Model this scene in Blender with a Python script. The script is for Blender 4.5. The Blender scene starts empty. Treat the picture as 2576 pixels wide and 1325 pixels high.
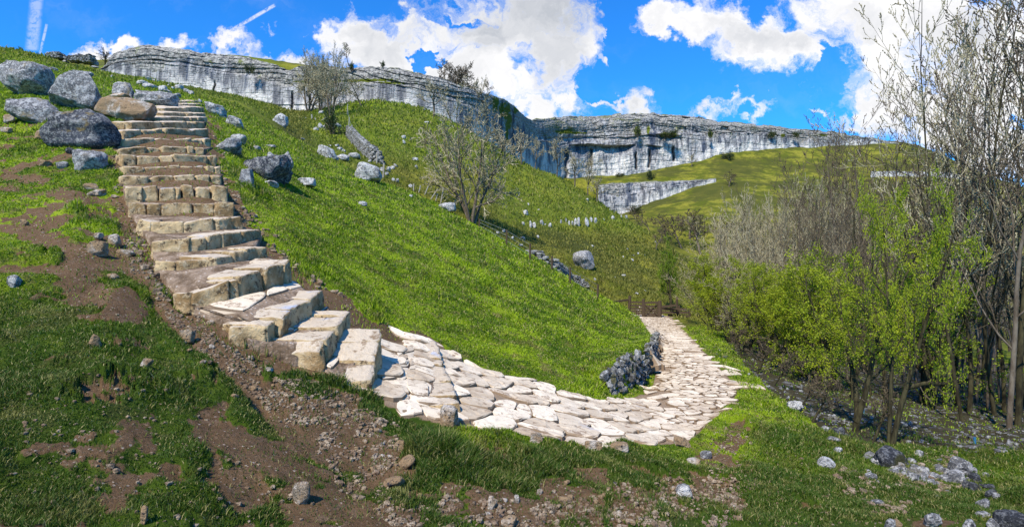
import bpy, bmesh, math, random
import numpy as np
from mathutils import Vector, Matrix, noise as mn
random.seed(7); rng = np.random.default_rng(7)
R = math.radians
sc = bpy.context.scene
col = sc.collection
# ------------------------------------------------------------------ view constants (eye at the origin, looking along +Y)
CX, CY, F = 1288.0, 662.5, 1430.3
def at(x, y, Y): return np.array(((x-CX)/F*Y, Y, (CY-y)/F*Y))

# ------------------------------------------------------------------ numpy noise
def _h(ix, iy, iz, seed):
    n = (ix.astype(np.int64)*73856093) ^ (iy.astype(np.int64)*19349663) ^ (iz.astype(np.int64)*83492791) ^ (seed*2654435)
    n = (n ^ (n >> 13)) & 0x7fffffff
    n = (n*1274126177) & 0x7fffffff
    n = n ^ (n >> 16)
    return (n & 0xffff)/32767.5 - 1.0
def vn(P, seed=0):
    P = np.asarray(P, float)
    i = np.floor(P).astype(np.int64); f = P-i; f = f*f*f*(f*(f*6-15)+10)
    x, y, z = i[..., 0], i[..., 1], i[..., 2]; fx, fy, fz = f[..., 0], f[..., 1], f[..., 2]
    r = 0
    for dz in (0, 1):
        wz = fz if dz else 1-fz
        for dy in (0, 1):
            wy = fy if dy else 1-fy
            a = _h(x, y+dy, z+dz, seed); b = _h(x+1, y+dy, z+dz, seed)
            r = r+(a*(1-fx)+b*fx)*wy*wz
    return r
def fbm(P, o=4, seed=0, g=.5):
    r = 0; a = 1; s = 0; P = np.asarray(P, float)
    for k in range(o):
        r = r+a*vn(P*(2.03**k)+k*17.3, seed+k); s += a; a *= g
    return r/s
def h1(*k):
    return (math.sin(sum(v*(12.9898+31.7*i) for i, v in enumerate(k)))*43758.5453) % 1.0

# ------------------------------------------------------------------ object helpers
def link(name, me, mats=(), parent=None):
    o = bpy.data.objects.new(name, me); col.objects.link(o)
    if parent is not None: o.parent = parent
    for m in (mats if isinstance(mats, (list, tuple)) else (mats,)):
        if me is not None: me.materials.append(m)
    return o
def tag(o, label=None, cat=None, group=None, kind=None):
    if label: o['label'] = label
    if cat: o['category'] = cat
    if group: o['group'] = group
    if kind: o['kind'] = kind
    return o
def empty(name, loc, rz=0):
    o = bpy.data.objects.new(name, None); col.objects.link(o); o.location = loc; o.rotation_euler = (0, 0, rz)
    o.empty_display_size = .2
    return o
def npmesh(name, V, Fc, smooth=False):
    """V (n,3), Fc (m,k) equal-sided faces or list of arrays of faces"""
    me = bpy.data.meshes.new(name)
    V = np.asarray(V, np.float32)
    arrs = Fc if isinstance(Fc, list) else [Fc]
    arrs = [np.asarray(a, np.int32) for a in arrs if len(a)]
    me.vertices.add(len(V)); me.vertices.foreach_set('co', V.ravel())
    nl = sum(a.size for a in arrs); npol = sum(len(a) for a in arrs)
    me.loops.add(nl); me.polygons.add(npol)
    me.loops.foreach_set('vertex_index', np.concatenate([a.ravel() for a in arrs]))
    st = []; s = 0
    for a in arrs:
        st.append(s+np.arange(len(a))*a.shape[1]); s += a.size
    me.polygons.foreach_set('loop_start', np.concatenate(st).astype(np.int32))
    me.update(calc_edges=True)
    me.polygons.foreach_set('use_smooth', np.full(npol, smooth, bool))
    return me
def fattr(me, name, vals):
    a = me.attributes.new(name, 'FLOAT', 'POINT'); a.data.foreach_set('value', np.asarray(vals, np.float32))
def gridfaces(nr, nc):
    i = np.arange((nr-1)*(nc-1)); r = i//(nc-1); c = i % (nc-1); a = r*nc+c
    return np.stack((a, a+1, a+nc+1, a+nc), 1)
class MB:
    """collects pieces and links them as ONE mesh object"""
    def __init__(s): s.v = []; s.f = {}; s.n = 0; s.at = []
    def add(s, V, Fs, val=0.0):
        V = np.asarray(V, float); 
        for Fc in (Fs if isinstance(Fs, list) else [Fs]):
            Fc = np.asarray(Fc, np.int64)
            if Fc.size: s.f.setdefault(Fc.shape[1], []).append(Fc+s.n)
        s.v.append(V); s.n += len(V); s.at.append(np.full(len(V), val))
    def build(s, name, mats, parent=None, smooth=False):
        me = npmesh(name, np.concatenate(s.v), [np.concatenate(a) for a in s.f.values()], smooth)
        fattr(me, 'rnd', np.concatenate(s.at))
        return link(name, me, mats, parent)

# ------------------------------------------------------------------ materials
class NT:
    def __init__(s, name, rough=.9, spec=.15):
        s.m = bpy.data.materials.new(name); s.m.use_nodes = True
        s.t = s.m.node_tree; s.b = s.t.nodes['Principled BSDF']
        s.b.inputs['Roughness'].default_value = rough
        s.b.inputs['Specular IOR Level'].default_value = spec
    def n(s, t, **k):
        o = s.t.nodes.new(t)
        for a, b in k.items(): setattr(o, a, b)
        return o
    def l(s, a, b): s.t.links.new(a, b)
    def _in(s, sock, v):
        if v is None: return
        if hasattr(v, 'links'): s.l(v, sock)
        else:
            sock.default_value = v if not isinstance(v, tuple) or len(v) != 3 or sock.type == 'VECTOR' else (*v, 1)
    def coord(s, kind='Object', scale=(1, 1, 1)):
        c = s.n('ShaderNodeTexCoord'); m = s.n('ShaderNodeMapping'); m.inputs['Scale'].default_value = scale
        s.l(c.outputs[kind], m.inputs['Vector']); return m.outputs[0]
    def pos(s, scale=(1, 1, 1)):
        c = s.n('ShaderNodeNewGeometry'); m = s.n('ShaderNodeMapping'); m.inputs['Scale'].default_value = scale
        s.l(c.outputs['Position'], m.inputs['Vector']); return m.outputs[0]
    def noise(s, vec, scale, detail=4, rough=.55, dist=0):
        o = s.n('ShaderNodeTexNoise'); s.l(vec, o.inputs['Vector'])
        o.inputs['Scale'].default_value = scale; o.inputs['Detail'].default_value = detail
        o.inputs['Roughness'].default_value = rough; o.inputs['Distortion'].default_value = dist
        return o.outputs['Fac']
    def voro(s, vec, scale, feature='F1', out='Distance'):
        o = s.n('ShaderNodeTexVoronoi', feature=feature); s.l(vec, o.inputs['Vector']); o.inputs['Scale'].default_value = scale
        return o.outputs[out]
    def ramp(s, f, stops):
        o = s.n('ShaderNodeValToRGB'); s.l(f, o.inputs[0]); e = o.color_ramp.elements
        while len(e) < len(stops): e.new(.5)
        for k, (p, c) in enumerate(stops):
            e[k].position = p; e[k].color = (*c, 1) if isinstance(c, tuple) else (c, c, c, 1)
        return o.outputs[0]
    def mix(s, f, a, b, mode='MIX'):
        o = s.n('ShaderNodeMix', data_type='RGBA', blend_type=mode)
        s._in(o.inputs[0], f); s._in(o.inputs[6], a); s._in(o.inputs[7], b); return o.outputs[2]
    def math(s, op, a, b=None, c=None, clamp=False):
        o = s.n('ShaderNodeMath', operation=op, use_clamp=clamp)
        s._in(o.inputs[0], a); s._in(o.inputs[1], b); s._in(o.inputs[2], c); return o.outputs[0]
    def attr(s, name):
        o = s.n('ShaderNodeAttribute', attribute_name=name); return o.outputs['Fac']
    def sstep(s, v, a, b):
        o = s.n('ShaderNodeMapRange', interpolation_type='SMOOTHSTEP'); s._in(o.inputs[0], v)
        o.inputs[1].default_value = a; o.inputs[2].default_value = b; return o.outputs[0]
    def bump(s, h, strength=.5, dist=.02):
        o = s.n('ShaderNodeBump'); s.l(h, o.inputs['Height']); o.inputs['Strength'].default_value = strength
        o.inputs['Distance'].default_value = dist; s.l(o.outputs[0], s.b.inputs['Normal'])
    def out(s, c): s._in(s.b.inputs['Base Color'], c); return s.m
def flat(name, c, rough=.8):
    t = NT(name, rough); p = t.pos(); n = t.noise(p, 40, 4); return t.out(t.mix(n, tuple(v*.7 for v in c), tuple(min(1, v*1.25) for v in c)))

# ground: grass turf / soil / leaf litter, driven by attributes painted on the sheet
def mat_ground():
    t = NT('turf_and_soil', .95, .1); p = t.pos()
    big = t.noise(p, .9, 5); med = t.noise(p, 6, 5, .6); fine = t.noise(p, 45, 4, .7)
    g = t.mix(t.sstep(big, .38, .62), (.085, .135, .004), (.23, .31, .008))
    g = t.mix(t.sstep(med, .52, .68), g, (.28, .34, .025)); g = t.mix(t.sstep(t.noise(p, 1.7, 6, .7), .56, .66), g, (.07, .075, .012))
    g = t.mix(t.math('MULTIPLY', t.sstep(fine, .35, .7), .5), g, (.05, .07, .008)); g = t.mix(t.math('MULTIPLY', t.sstep(t.noise(p, 3.2, 6, .75), .52, .62), .85), g, (.15, .12, .04))
    g = t.mix(t.math('MULTIPLY', t.attr('bank'), .75), g, (.02, .045, .006))  # dark sward; at lower right also painted vignette and tree shade
    far = t.noise(p, .16, 6, .62); fo = t.noise(p, .9, 5, .7)
    ol = t.mix(t.sstep(far, .40, .62), (.075, .09, .007), (.21, .195, .022))
    ol = t.mix(t.math('MULTIPLY', t.sstep(fo, .47, .66), .8), ol, (.06, .05, .014)); ol = t.mix(t.math('MULTIPLY', t.sstep(t.noise(p, .05, 7, .68), .46, .56), .8), ol, (.05, .052, .012))
    ol = t.mix(t.math('MULTIPLY', t.sstep(fo, .30, .42), .0), ol, (.2, .2, .05))
    g = t.mix(t.attr('olive'), g, ol)
    s = t.mix(t.noise(p, 3, 6, .7), (.055, .030, .013), (.20, .12, .06)); s = t.mix(t.sstep(t.noise(p, 11, 4, .7), .5, .65), s, (.15, .095, .055))
    s = t.mix(t.sstep(fine, .54, .72), s, (.24, .165, .105))
    v = t.voro(p, 26); s = t.mix(t.math('MULTIPLY', t.sstep(v, .26, .16), t.sstep(t.noise(p, 9, 2), .5, .62)), s, (.42, .34, .27))
    s = t.mix(t.attr('pale'), s, t.mix(med, (.30, .20, .12), (.46, .35, .24)))
    dm = t.math('ADD', t.attr('dirt'), t.math('MULTIPLY', t.math('SUBTRACT', t.noise(p, 14, 4, .65), .5), .8))
    c = t.mix(t.sstep(dm, .42, .62), g, s)
    lv = t.voro(p, 9, 'F1', 'Color'); sepv = t.n('ShaderNodeSeparateColor'); t.l(lv, sepv.inputs[0])
    li = t.mix(med, (.022, .019, .010), (.075, .062, .03)); li = t.mix(t.sstep(sepv.outputs[0], .8, .95), li, (.15, .14, .13))  # leaf litter, tone kept dark to paint in canopy shade
    lm = t.math('ADD', t.attr('litter'), t.math('MULTIPLY', t.math('SUBTRACT', t.noise(p, 2.5, 5, .65), .5), .9))
    c = t.mix(t.sstep(lm, .42, .65), c, li)
    t.bump(t.noise(p, 30, 6, .75), .8, .04)
    return t.out(c)
def mat_blade():
    t = NT('grass_blades', .65, .25); p = t.pos(); r = t.attr('rnd')
    big = t.noise(p, .9, 5); med = t.noise(p, 4, 4)
    c = t.mix(t.sstep(big, .38, .62), (.10, .18, .004), (.28, .40, .008))
    c = t.mix(t.sstep(med, .50, .66), c, (.36, .46, .02)); c = t.mix(t.attr('bank'), c, t.mix(med, (.025, .065, .005), (.10, .145, .012)))  # bank blades: deeper green, on the right verge painted shade
    c = t.mix(t.math('MULTIPLY', t.sstep(t.noise(p, 1.7, 6, .7), .53, .63), .85), c, (.115, .13, .018)); c = t.mix(t.math('MULTIPLY', t.sstep(t.noise(p, 3.2, 6, .75), .53, .64), .6), c, (.27, .25, .07)); c = t.mix(t.math('MULTIPLY', t.sstep(t.noise(p, .6, 4, .6), .56, .66), .6), c, (.05, .13, .006)); c = t.mix(t.sstep(r, .82, .97), c, (.38, .33, .13))
    c = t.mix(t.sstep(r, .30, .0), c, (.02, .075, .005))
    c = t.mix(t.attr('olive'), c, t.mix(r, (.085, .105, .01), (.27, .25, .05)))
    t.out(c)
    tr = t.n('ShaderNodeBsdfTranslucent'); t.l(c, tr.inputs[0]); ms = t.n('ShaderNodeMixShader'); ms.inputs[0].default_value = .35
    t.l(t.b.outputs[0], ms.inputs[1]); t.l(tr.outputs[0], ms.inputs[2]); t.l(ms.outputs[0], t.t.nodes['Material Output'].inputs[0])
    return t.m
def mat_rock(name, base=(.19, .20, .24), light=(.50, .50, .50), tan=(.30, .24, .15), amount=.5, tanamt=.15, k=1.0):
    t = NT(name, .92, .12); p = t.pos((k, k, k))
    a = t.noise(p, 2.2, 6, .65); b = t.noise(p, 9, 6, .72); f = t.noise(p, 45, 4, .7)
    c = t.mix(t.sstep(a, .38, .62), tuple(v*.6 for v in base), base)
    c = t.mix(t.sstep(b, .54-.1*amount, .62-.1*amount), c, light); c = t.mix(t.math('MULTIPLY', t.sstep(t.noise(p, 28, 5, .75), .53, .58), .7), c, tuple(min(.75, v*1.25) for v in light)); rr = t.attr('rnd'); c = t.mix(t.math('MULTIPLY', t.sstep(rr, .45, 1.0), .65), c, light); c = t.mix(t.math('MULTIPLY', t.sstep(rr, .5, .01), t.math('MULTIPLY', t.sstep(rr, 0.0, .02), .75)), c, tuple(v*.45 for v in base))
    c = t.mix(t.sstep(t.noise(p, 3.3, 5, .6, .5), .62-tanamt*.6, .75-tanamt*.5), c, tan)
    c = t.mix(t.sstep(f, .57, .66), c, (.035, .035, .04)); c = t.mix(t.sstep(t.noise(p, 5, 6, .75), .60, .66), c, (.05, .05, .055))
    v = t.voro(p, 14); c = t.mix(t.math('MULTIPLY', t.sstep(v, .2, .1), t.sstep(a, .45, .6)), c, (.03, .03, .035))
    t.bump(t.math('ADD', b, t.math('MULTIPLY', f, .6)), 1.0, .06/k)
    return t.out(c)
def mat_stepstone():
    t = NT('buff_step_stone', .85, .2); p = t.pos()
    a = t.noise(p, 3, 6, .6); b = t.noise(p, 14, 6, .7); f = t.noise(p, 70, 3, .7)
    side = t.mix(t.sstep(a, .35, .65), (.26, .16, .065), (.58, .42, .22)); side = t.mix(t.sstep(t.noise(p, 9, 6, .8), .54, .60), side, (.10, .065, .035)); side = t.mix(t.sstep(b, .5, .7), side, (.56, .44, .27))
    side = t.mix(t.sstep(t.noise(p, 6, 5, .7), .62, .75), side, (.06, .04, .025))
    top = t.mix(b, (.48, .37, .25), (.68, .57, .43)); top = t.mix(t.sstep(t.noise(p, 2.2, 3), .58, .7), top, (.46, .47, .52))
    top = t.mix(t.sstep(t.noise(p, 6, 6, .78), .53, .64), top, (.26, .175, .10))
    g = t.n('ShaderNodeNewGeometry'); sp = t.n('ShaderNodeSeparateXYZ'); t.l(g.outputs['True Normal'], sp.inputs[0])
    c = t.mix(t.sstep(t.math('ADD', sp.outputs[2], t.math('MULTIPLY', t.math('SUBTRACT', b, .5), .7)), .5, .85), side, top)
    c = t.mix(t.sstep(f, .66, .75), c, (.10, .08, .05))
    t.bump(t.math('ADD', b, t.math('MULTIPLY', f, .35)), 1.0, .035)
    return t.out(c)
def mat_flag():
    t = NT('pale_flagstone', .8, .25); p = t.pos(); r = t.attr('rnd')
    a = t.noise(p, 3, 6, .6); b = t.noise(p, 16, 6, .7)
    c = t.mix(r, (.45, .345, .23), (.78, .66, .49)); c = t.mix(t.math('MULTIPLY', t.sstep(a, .45, .68), .7), c, (.70, .59, .44)); c = t.mix(t.math('MULTIPLY', t.sstep(t.noise(p, 1.1, 6, .7), .52, .64), .3), c, (.30, .21, .13))
    c = t.mix(t.sstep(b, .60, .74), c, (.34, .25, .18))
    c = t.mix(t.math('MULTIPLY', t.sstep(t.noise(p, 1.6, 3), .64, .74), .6), c, (.36, .37, .42)); c = t.mix(t.sstep(t.noise(p, 8, 6, .8), .53, .62), c, (.26, .175, .11))
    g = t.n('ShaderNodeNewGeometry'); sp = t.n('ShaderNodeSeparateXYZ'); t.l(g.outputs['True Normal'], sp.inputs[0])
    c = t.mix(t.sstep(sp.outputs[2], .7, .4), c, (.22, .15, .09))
    t.bump(t.math('ADD', b, t.math('MULTIPLY', t.noise(p, 80, 3), .3)), .6, .015)
    return t.out(c)
def mat_cliff():
    t = NT('weathered_limestone_cliff', .95, .08)
    g = t.attr('up'); p = t.pos()
    mp = t.pos((1, .5, .12)); st = t.noise(mp, .55, 7, .74, .5); st2 = t.noise(t.pos((1, .4, .05)), .25, 5, .6)
    bl = t.noise(t.pos((1, 1, .6)), .10, 6, .65); b = t.noise(p, 1.3, 6, .7); lay = t.noise(t.pos((.12, .12, 1)), 1.1, 6, .7)
    upper = t.mix(t.sstep(b, .38, .62), (.125, .12, .11), (.42, .39, .335))
    upper = t.mix(t.sstep(lay, .56, .70), upper, (.055, .055, .06))
    upper = t.mix(t.math('MULTIPLY', t.sstep(t.noise(p, .45, 5, .7), .58, .68), .8), upper, (.17, .19, .04))
    mid = t.mix(t.sstep(st, .42, .58), (.125, .125, .13), (.42, .40, .37))
    mid = t.mix(t.sstep(st2, .54, .66), mid, (.065, .08, .11))
    low = t.mix(t.sstep(st, .36, .56), (.23, .235, .245), (.62, .575, .50)); low = t.mix(t.sstep(b, .6, .75), low, (.40, .33, .24))
    lv = t.math('ADD', g, t.math('MULTIPLY', t.math('SUBTRACT', bl, .5), 1.7))
    c = t.mix(t.sstep(lv, t_lo[0], t_lo[1]), low, mid); c = t.mix(t.sstep(lv, .60, .70), c, upper)
    ve = t.voro(t.pos((1, .8, 1.7)), .42, 'DISTANCE_TO_EDGE'); c = t.mix(t.math('MULTIPLY', t.sstep(ve, .035, .0), t.sstep(t.noise(p, .22, 4), .42, .56)), c, (.06, .06, .062)); c = t.mix(t.attr('crack'), c, (.05, .05, .055))
    c = t.mix(t.attr('moss'), c, t.mix(t.noise(p, 2.5, 5), (.04, .05, .008), (.17, .19, .02)))
    t.bump(t.math('ADD', b, t.math('MULTIPLY', lay, .6)), .8, .5)
    return t.out(c)
t_lo = (.22, .36)
def mat_bark(name, a, b, sc_=8):
    t = NT(name, .9, .1); p = t.coord('Object', (1, 1, .35)); n = t.noise(p, sc_, 5, .7)
    c = t.mix(t.sstep(n, .35, .65), a, b); c = t.mix(t.sstep(t.noise(p, 2, 4), .58, .70), c, tuple(v*.5+.02 for v in a))
    t.bump(n, .6, .02)
    return t.out(c)
def mat_leaf(name, a, b):
    t = NT(name, .6, .3); r = t.attr('rnd'); oi = t.n('ShaderNodeObjectInfo')
    c = t.mix(r, a, b); t.out(c)
    tr = t.n('ShaderNodeBsdfTranslucent'); t.l(c, tr.inputs[0]); ms = t.n('ShaderNodeMixShader'); ms.inputs[0].default_value = .45
    t.l(t.b.outputs[0], ms.inputs[1]); t.l(tr.outputs[0], ms.inputs[2]); t.l(ms.outputs[0], t.t.nodes['Material Output'].inputs[0])
    return t.m
M = dict(ground=mat_ground(), blade=mat_blade(), step=mat_stepstone(), flag=mat_flag(), cliff=mat_cliff(),
    rock=mat_rock('grey_limestone_boulder', (.185, .18, .175), (.46, .44, .41), amount=.5, tanamt=.10),
    slate=mat_rock('dark_lichened_limestone', (.075, .08, .095), (.30, .29, .27), (.24, .17, .06), amount=.25, tanamt=.06),
    warm=mat_rock('buff_limestone_rock', (.36, .30, .22), (.58, .51, .43), (.33, .22, .12), .8, .4),
    pale=mat_rock('pale_limestone_outcrop', (.27, .265, .255), (.56, .54, .50), amount=.8, tanamt=.0, k=.6),
    dark=mat_rock('dark_mossy_limestone', (.05, .052, .058), (.17, .17, .17), (.05, .05, .02), .15, .2),
    gravel=mat_rock('gravel_stone', (.27, .19, .115), (.47, .365, .25), (.24, .16, .10), .7, .3, 2),
    wall=mat_rock('drystone_wall_limestone', (.15, .145, .14), (.42, .41, .38), (.12, .11, .05), .3, .2, 1.5),
    bark=mat_bark('grey_brown_bark', (.075, .055, .035), (.17, .14, .10)),
    barkd=mat_bark('dark_mossy_bark', (.022, .018, .010), (.075, .065, .03)),
    twig=mat_bark('pale_bare_twigs', (.20, .165, .085), (.44, .385, .24), 3),
    twigd=mat_bark('brown_bare_twigs', (.06, .045, .03), (.15, .115, .07), 3),
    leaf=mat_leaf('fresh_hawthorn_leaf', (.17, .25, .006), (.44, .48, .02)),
    leafd=mat_leaf('deep_green_hawthorn_leaf', (.10, .18, .006), (.27, .37, .015)),  # deeper green leaf for some of the hawthorns
    ever=mat_leaf('dark_evergreen_needle', (.018, .04, .008), (.06, .10, .02)),
    wood=flat('weathered_timber', (.075, .052, .032)), post=flat('grey_bleached_post', (.33, .30, .24)), wire=flat('galvanised_wire', (.16, .19, .18), .5),
    blue=flat('blue_plastic_tube', (.03, .13, .24), .6), moss=flat('green_cliff_moss', (.10, .12, .015)))
# ------------------------------------------------------------------ terrain: feature lines (x: screen bearing, y: screen height, Y: metres away) lofted into ONE ground sheet
L = []
def line(pts): L.append(pts)
line([(-2500,2600,.8),(0,3000,.8),(600,3500,.8),(2600,3700,.8),(5000,3700,.8)])
line([(-2500,1200,2.0),(-300,1330,2.1),(0,1325,2.3),(200,1325,2.5),(400,1325,2.7),(600,1325,3.0),(800,1325,3.2),(1000,1325,3.4),(1200,1325,3.6),(1400,1325,3.9),(1550,1325,4.0),(1662,1325,4.1),(1750,1325,4.3),(1900,1325,4.5),(2100,1325,4.6),(2600,1325,4.7),(5000,1325,4.7)])
# c: crest of the near bank, then the ground below the path
line([(-2500,700,3.0),(-300,1000,2.9),(0,1030,3.2),(200,930,3.9),(300,700,6.0),(370,775,5.6),(430,850,5.1),(560,972,4.5),(660,1070,4.2),(800,1195,3.85),(900,1225,4.0),(1000,1160,4.35),(1200,1185,4.5),(1400,1200,4.8),(1550,1210,4.9),(1662,1210,5.2),(1750,1200,5.6),(1900,1180,6.2),(2100,1200,6),(2350,1230,6),(2600,1240,6),(5000,1240,6)])
# d: gully behind the bank, then the near edge of the path
line([(-2500,600,4.0),(-300,750,4.5),(0,780,4.8),(200,750,5.4),(300,695,6.3),(370,765,5.9),(430,830,5.4),(560,945,4.85),(660,1040,4.6),(800,1050,4.7),(900,1040,4.95),(1000,1040,5.2),(1100,1062,5.3),(1200,1080,5.4),(1300,1098,5.5),(1400,1110,5.7),(1550,1120,6.0),(1662,1110,6.7),(1750,1100,7.0),(1900,1090,7.3),(2100,1110,7.3),(2350,1150,7.5),(2600,1170,7.5),(5000,1170,7.5)])
# e: foot of the stairs / far edge of the path / foot of the retaining wall
line([(-2500,450,8),(-300,480,8.5),(0,500,8.5),(200,480,8.8),(300,575,7.7),(400,590,7.55),(520,640,6.9),(600,690,6.6),(700,735,6.6),(800,775,6.8),(900,815,7.3),(1000,850,7.9),(1060,852,8.1),(1120,885,8.2),(1200,920,8.2),(1300,950,8.1),(1400,980,8.0),(1500,1003,8.4),(1540,995,9.0),(1600,978,10.6),(1638,947,13.1),(1650,890,18),(1664,880,19),(1750,870,19.5),(1800,880,18),(1900,930,15),(2100,1010,12),(2350,1070,11.5),(2600,1085,11.5),(5000,1085,11.5)])
# e2: top of the retaining wall
line([(-2500,440,8.4),(-300,465,9),(0,485,9),(200,465,9.3),(300,545,8.2),(400,560,8.1),(520,610,7.5),(600,650,7.3),(700,695,7.3),(800,735,7.5),(900,775,8.0),(1000,810,8.6),(1060,830,8.7),(1120,862,8.8),(1200,898,8.7),(1300,928,8.6),(1400,955,8.6),(1490,975,8.9),(1530,925,9.3),(1600,883,10.9),(1638,855,13.8),(1650,838,18.4),(1664,876,19.8),(1750,866,20.2),(1800,876,18.6),(1900,925,15.6),(2100,1003,12.7),(2350,1062,12.2),(2600,1078,12.2),(5000,1078,12.2)])
# f
line([(-2500,230,20),(-300,230,16),(0,280,14),(200,300,13),(300,330,12.6),(400,345,12.4),(500,370,12.4),(600,440,12),(800,560,12),(1000,660,12),(1200,740,12.5),(1400,800,13),(1530,845,14),(1600,850,16),(1638,845,17),(1650,836,19.6),(1664,862,21),(1750,850,24),(1800,855,24),(1900,890,20),(2100,960,17),(2350,1000,17),(2600,1000,18),(5000,1000,18)])
# g: skyline of the near slope
line([(-2500,90,40),(-300,105,40),(0,130,38),(120,148,37),(250,182,36),(400,208,34),(500,235,35),(600,262,38),(700,320,34),(800,385,30),(880,425,27),(960,458,26),(1000,472,26),(1100,513,25),(1200,568,24),(1300,622,24),(1400,683,24),(1480,735,25),(1550,768,26),(1600,797,27),(1638,830,24),(1650,833,21),(1664,850,24),(1750,825,30),(1900,865,26),(2100,900,26),(2350,910,28),(2600,910,28),(5000,910,28)])
# h: dip behind it
line([(-2500,92,44),(-300,110,44),(0,134,44),(250,186,44),(400,211,45),(500,237,44),(600,262,43),(700,323,38),(800,390,34),(880,434,31),(960,478,29),(1000,492,29),(1100,535,28),(1200,592,27),(1300,648,27),(1400,712,27),(1480,765,28),(1550,800,30),(1600,818,30.5),(1650,824,30),(1664,833,29),(1750,810,34),(1900,845,33),(2100,865,35),(2350,875,36),(5000,875,36)])
# i: foot of the hill beyond
line([(-2500,94,60),(-300,112,60),(0,136,60),(250,188,60),(400,212,60),(500,238,58),(600,258,58),(700,308,50),(800,362,48),(880,412,44),(960,455,43),(1000,475,43),(1100,528,42),(1200,585,42),(1300,640,42),(1400,704,42),(1480,752,40),(1550,788,39),(1600,798,38.5),(1680,797,39),(1750,797,39),(1900,825,42),(2100,835,48),(2350,840,50),(5000,840,50)])
# j
line([(-2500,94,80),(0,137,80),(250,190,82),(400,213,85),(500,239,82),(600,252,80),(700,295,78),(800,320,76),(880,330,74),(960,345,72),(1000,360,70),(1100,405,70),(1200,450,69),(1300,500,67),(1400,560,64),(1480,608,62),(1550,650,60),(1650,705,56),(1750,740,55),(1900,790,56),(2100,810,60),(2350,815,62),(5000,815,62)])
# k: cliff foot / crest of that hill
line([(-2500,94,110),(0,138,118),(200,190,120),(400,214,120),(500,225,118),(600,245,115),(680,266,112),(750,285,110),(800,278,107),(850,265,105),(900,256,103),(960,254,101),(1060,268,100),(1130,297,99),(1200,338,98),(1300,405,97),(1400,442,95),(1500,500,92),(1560,540,89),(1600,567,87),(1650,598,84),(1680,622,82),(1750,670,80),(1900,760,75),(2100,790,76),(2350,795,78),(5000,795,78)])
# k2: ground running level under the left cliff
line([(-2500,99,118),(0,143,126),(200,196,128),(400,222,127),(500,233,126.5),(600,254,125),(680,275,123),(750,293,121),(800,287,118),(850,275,115.5),(900,266,113),(960,264,112),(1060,278,112),(1130,308,116),(1200,350,123),(1290,412,130),(1340,435,128),(1400,462,108),(1500,520,104),(1560,556,100),(1600,580,97),(1650,608,94),(1680,630,92),(1750,672,88),(1900,758,84),(2100,785,84),(2350,790,86),(5000,790,86)])
# l: behind the left cliff it is the plateau, further right the valley bottom
line([(-2500,94,135),(0,150,135),(200,190,136),(300,150,136),(400,130,136),(600,140,136),(850,175,136),(1000,172,136),(1200,232,140),(1245,290,146),(1285,425,152),(1340,450,150),(1400,480,142),(1500,535,140),(1560,575,142),(1600,600,150),(1650,625,160),(1750,650,165),(1900,660,160),(2100,665,160),(2600,670,160),(5000,670,160)])
# m: foot of the lower cliff
line([(-2500,96,220),(0,155,220),(300,152,220),(600,142,220),(850,177,220),(1000,174,220),(1200,234,220),(1290,310,225),(1340,430,240),(1420,520,255),(1500,550,260),(1560,545,262),(1650,504,262),(1760,464,265),(1800,453,266),(1850,470,250),(1900,490,240),(2100,500,230),(2250,510,230),(2450,520,230),(2600,540,230),(5000,560,230)])
# n: lower terrace edge
line([(-2500,97,280),(0,157,280),(300,153,280),(600,144,280),(850,179,280),(1000,176,280),(1200,236,280),(1290,315,275),(1340,430,275),(1420,452,275),(1560,453,275),(1650,451,275),(1760,448,275),(1800,446,274),(1900,441,275),(2100,433,275),(2250,432,275),(2380,434,275),(2470,452,275),(2576,478,272),(2900,560,265),(5000,600,265)])
# o: foot of the great cliff
line([(-2500,98,330),(0,158,330),(300,154,330),(600,145,330),(850,180,330),(1000,177,330),(1200,237,330),(1290,316,320),(1340,430,310),(1420,442,302),(1560,440,300),(1650,425,305),(1760,403,310),(1800,382,315),(1900,371,320),(2100,360,330),(2250,354,335),(2300,360,335),(2350,380,330),(2450,428,325),(2576,472,310),(2900,555,300),(5000,620,300)])
line([(-2500,99,420),(0,159,420),(300,155,420),(850,181,420),(1200,238,420),(1340,420,420),(1500,420,420),(1650,410,420),(1900,372,420),(2250,358,420),(2350,386,420),(2450,434,420),(2576,478,420),(5000,630,420)])
line([(-2500,250,2500),(1300,560,2500),(2300,560,2500),(5000,655,2500)])

xs = np.concatenate((np.arange(-2500,-300,50.), np.arange(-300,-20,12.), np.arange(-20,1500,4.), np.arange(1500,1700,2.5), np.arange(1700,2600,4.), np.arange(2600,2900,12.), np.arange(2900,5001,60.)))
NCOL = len(xs)
def smooth1(a, sig, axis):
    r = int(sig*3+1); k = np.exp(-.5*(np.arange(-r, r+1)/sig)**2); k /= k.sum()
    a = np.moveaxis(a, axis, -1); pad = np.concatenate((np.repeat(a[..., :1], r, -1), a, np.repeat(a[..., -1:], r, -1)), -1)
    o = np.stack([np.convolve(q, k, 'valid') for q in pad.reshape(-1, pad.shape[-1])]).reshape(a.shape)
    return np.moveaxis(o, -1, axis)
ly, lr = [], []
xu = np.arange(-2500, 5001, 2.0)
for k, pts in enumerate(L):
    pts = np.array(pts, float)
    y = np.interp(xu, pts[:, 0], pts[:, 1]); q = np.interp(xu, pts[:, 0], 1/pts[:, 2])
    sg = 5 if k in (4, 5, 6, 7, 8) else 11
    y = smooth1(y[None], sg, 1)[0]; q = smooth1(q[None], sg, 1)[0]
    ly.append(np.interp(xs, xu, y)); lr.append(np.interp(xs, xu, q))
ly = np.array(ly); lr = np.array(lr)
rows_y, rows_q, ROWLINE = [], [], []
DENS = [6, 60, 45, 70, 14, 60, 60, 14, 16, 50, 60, 14, 24, 24, 20, 20, 10, 6]
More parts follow.
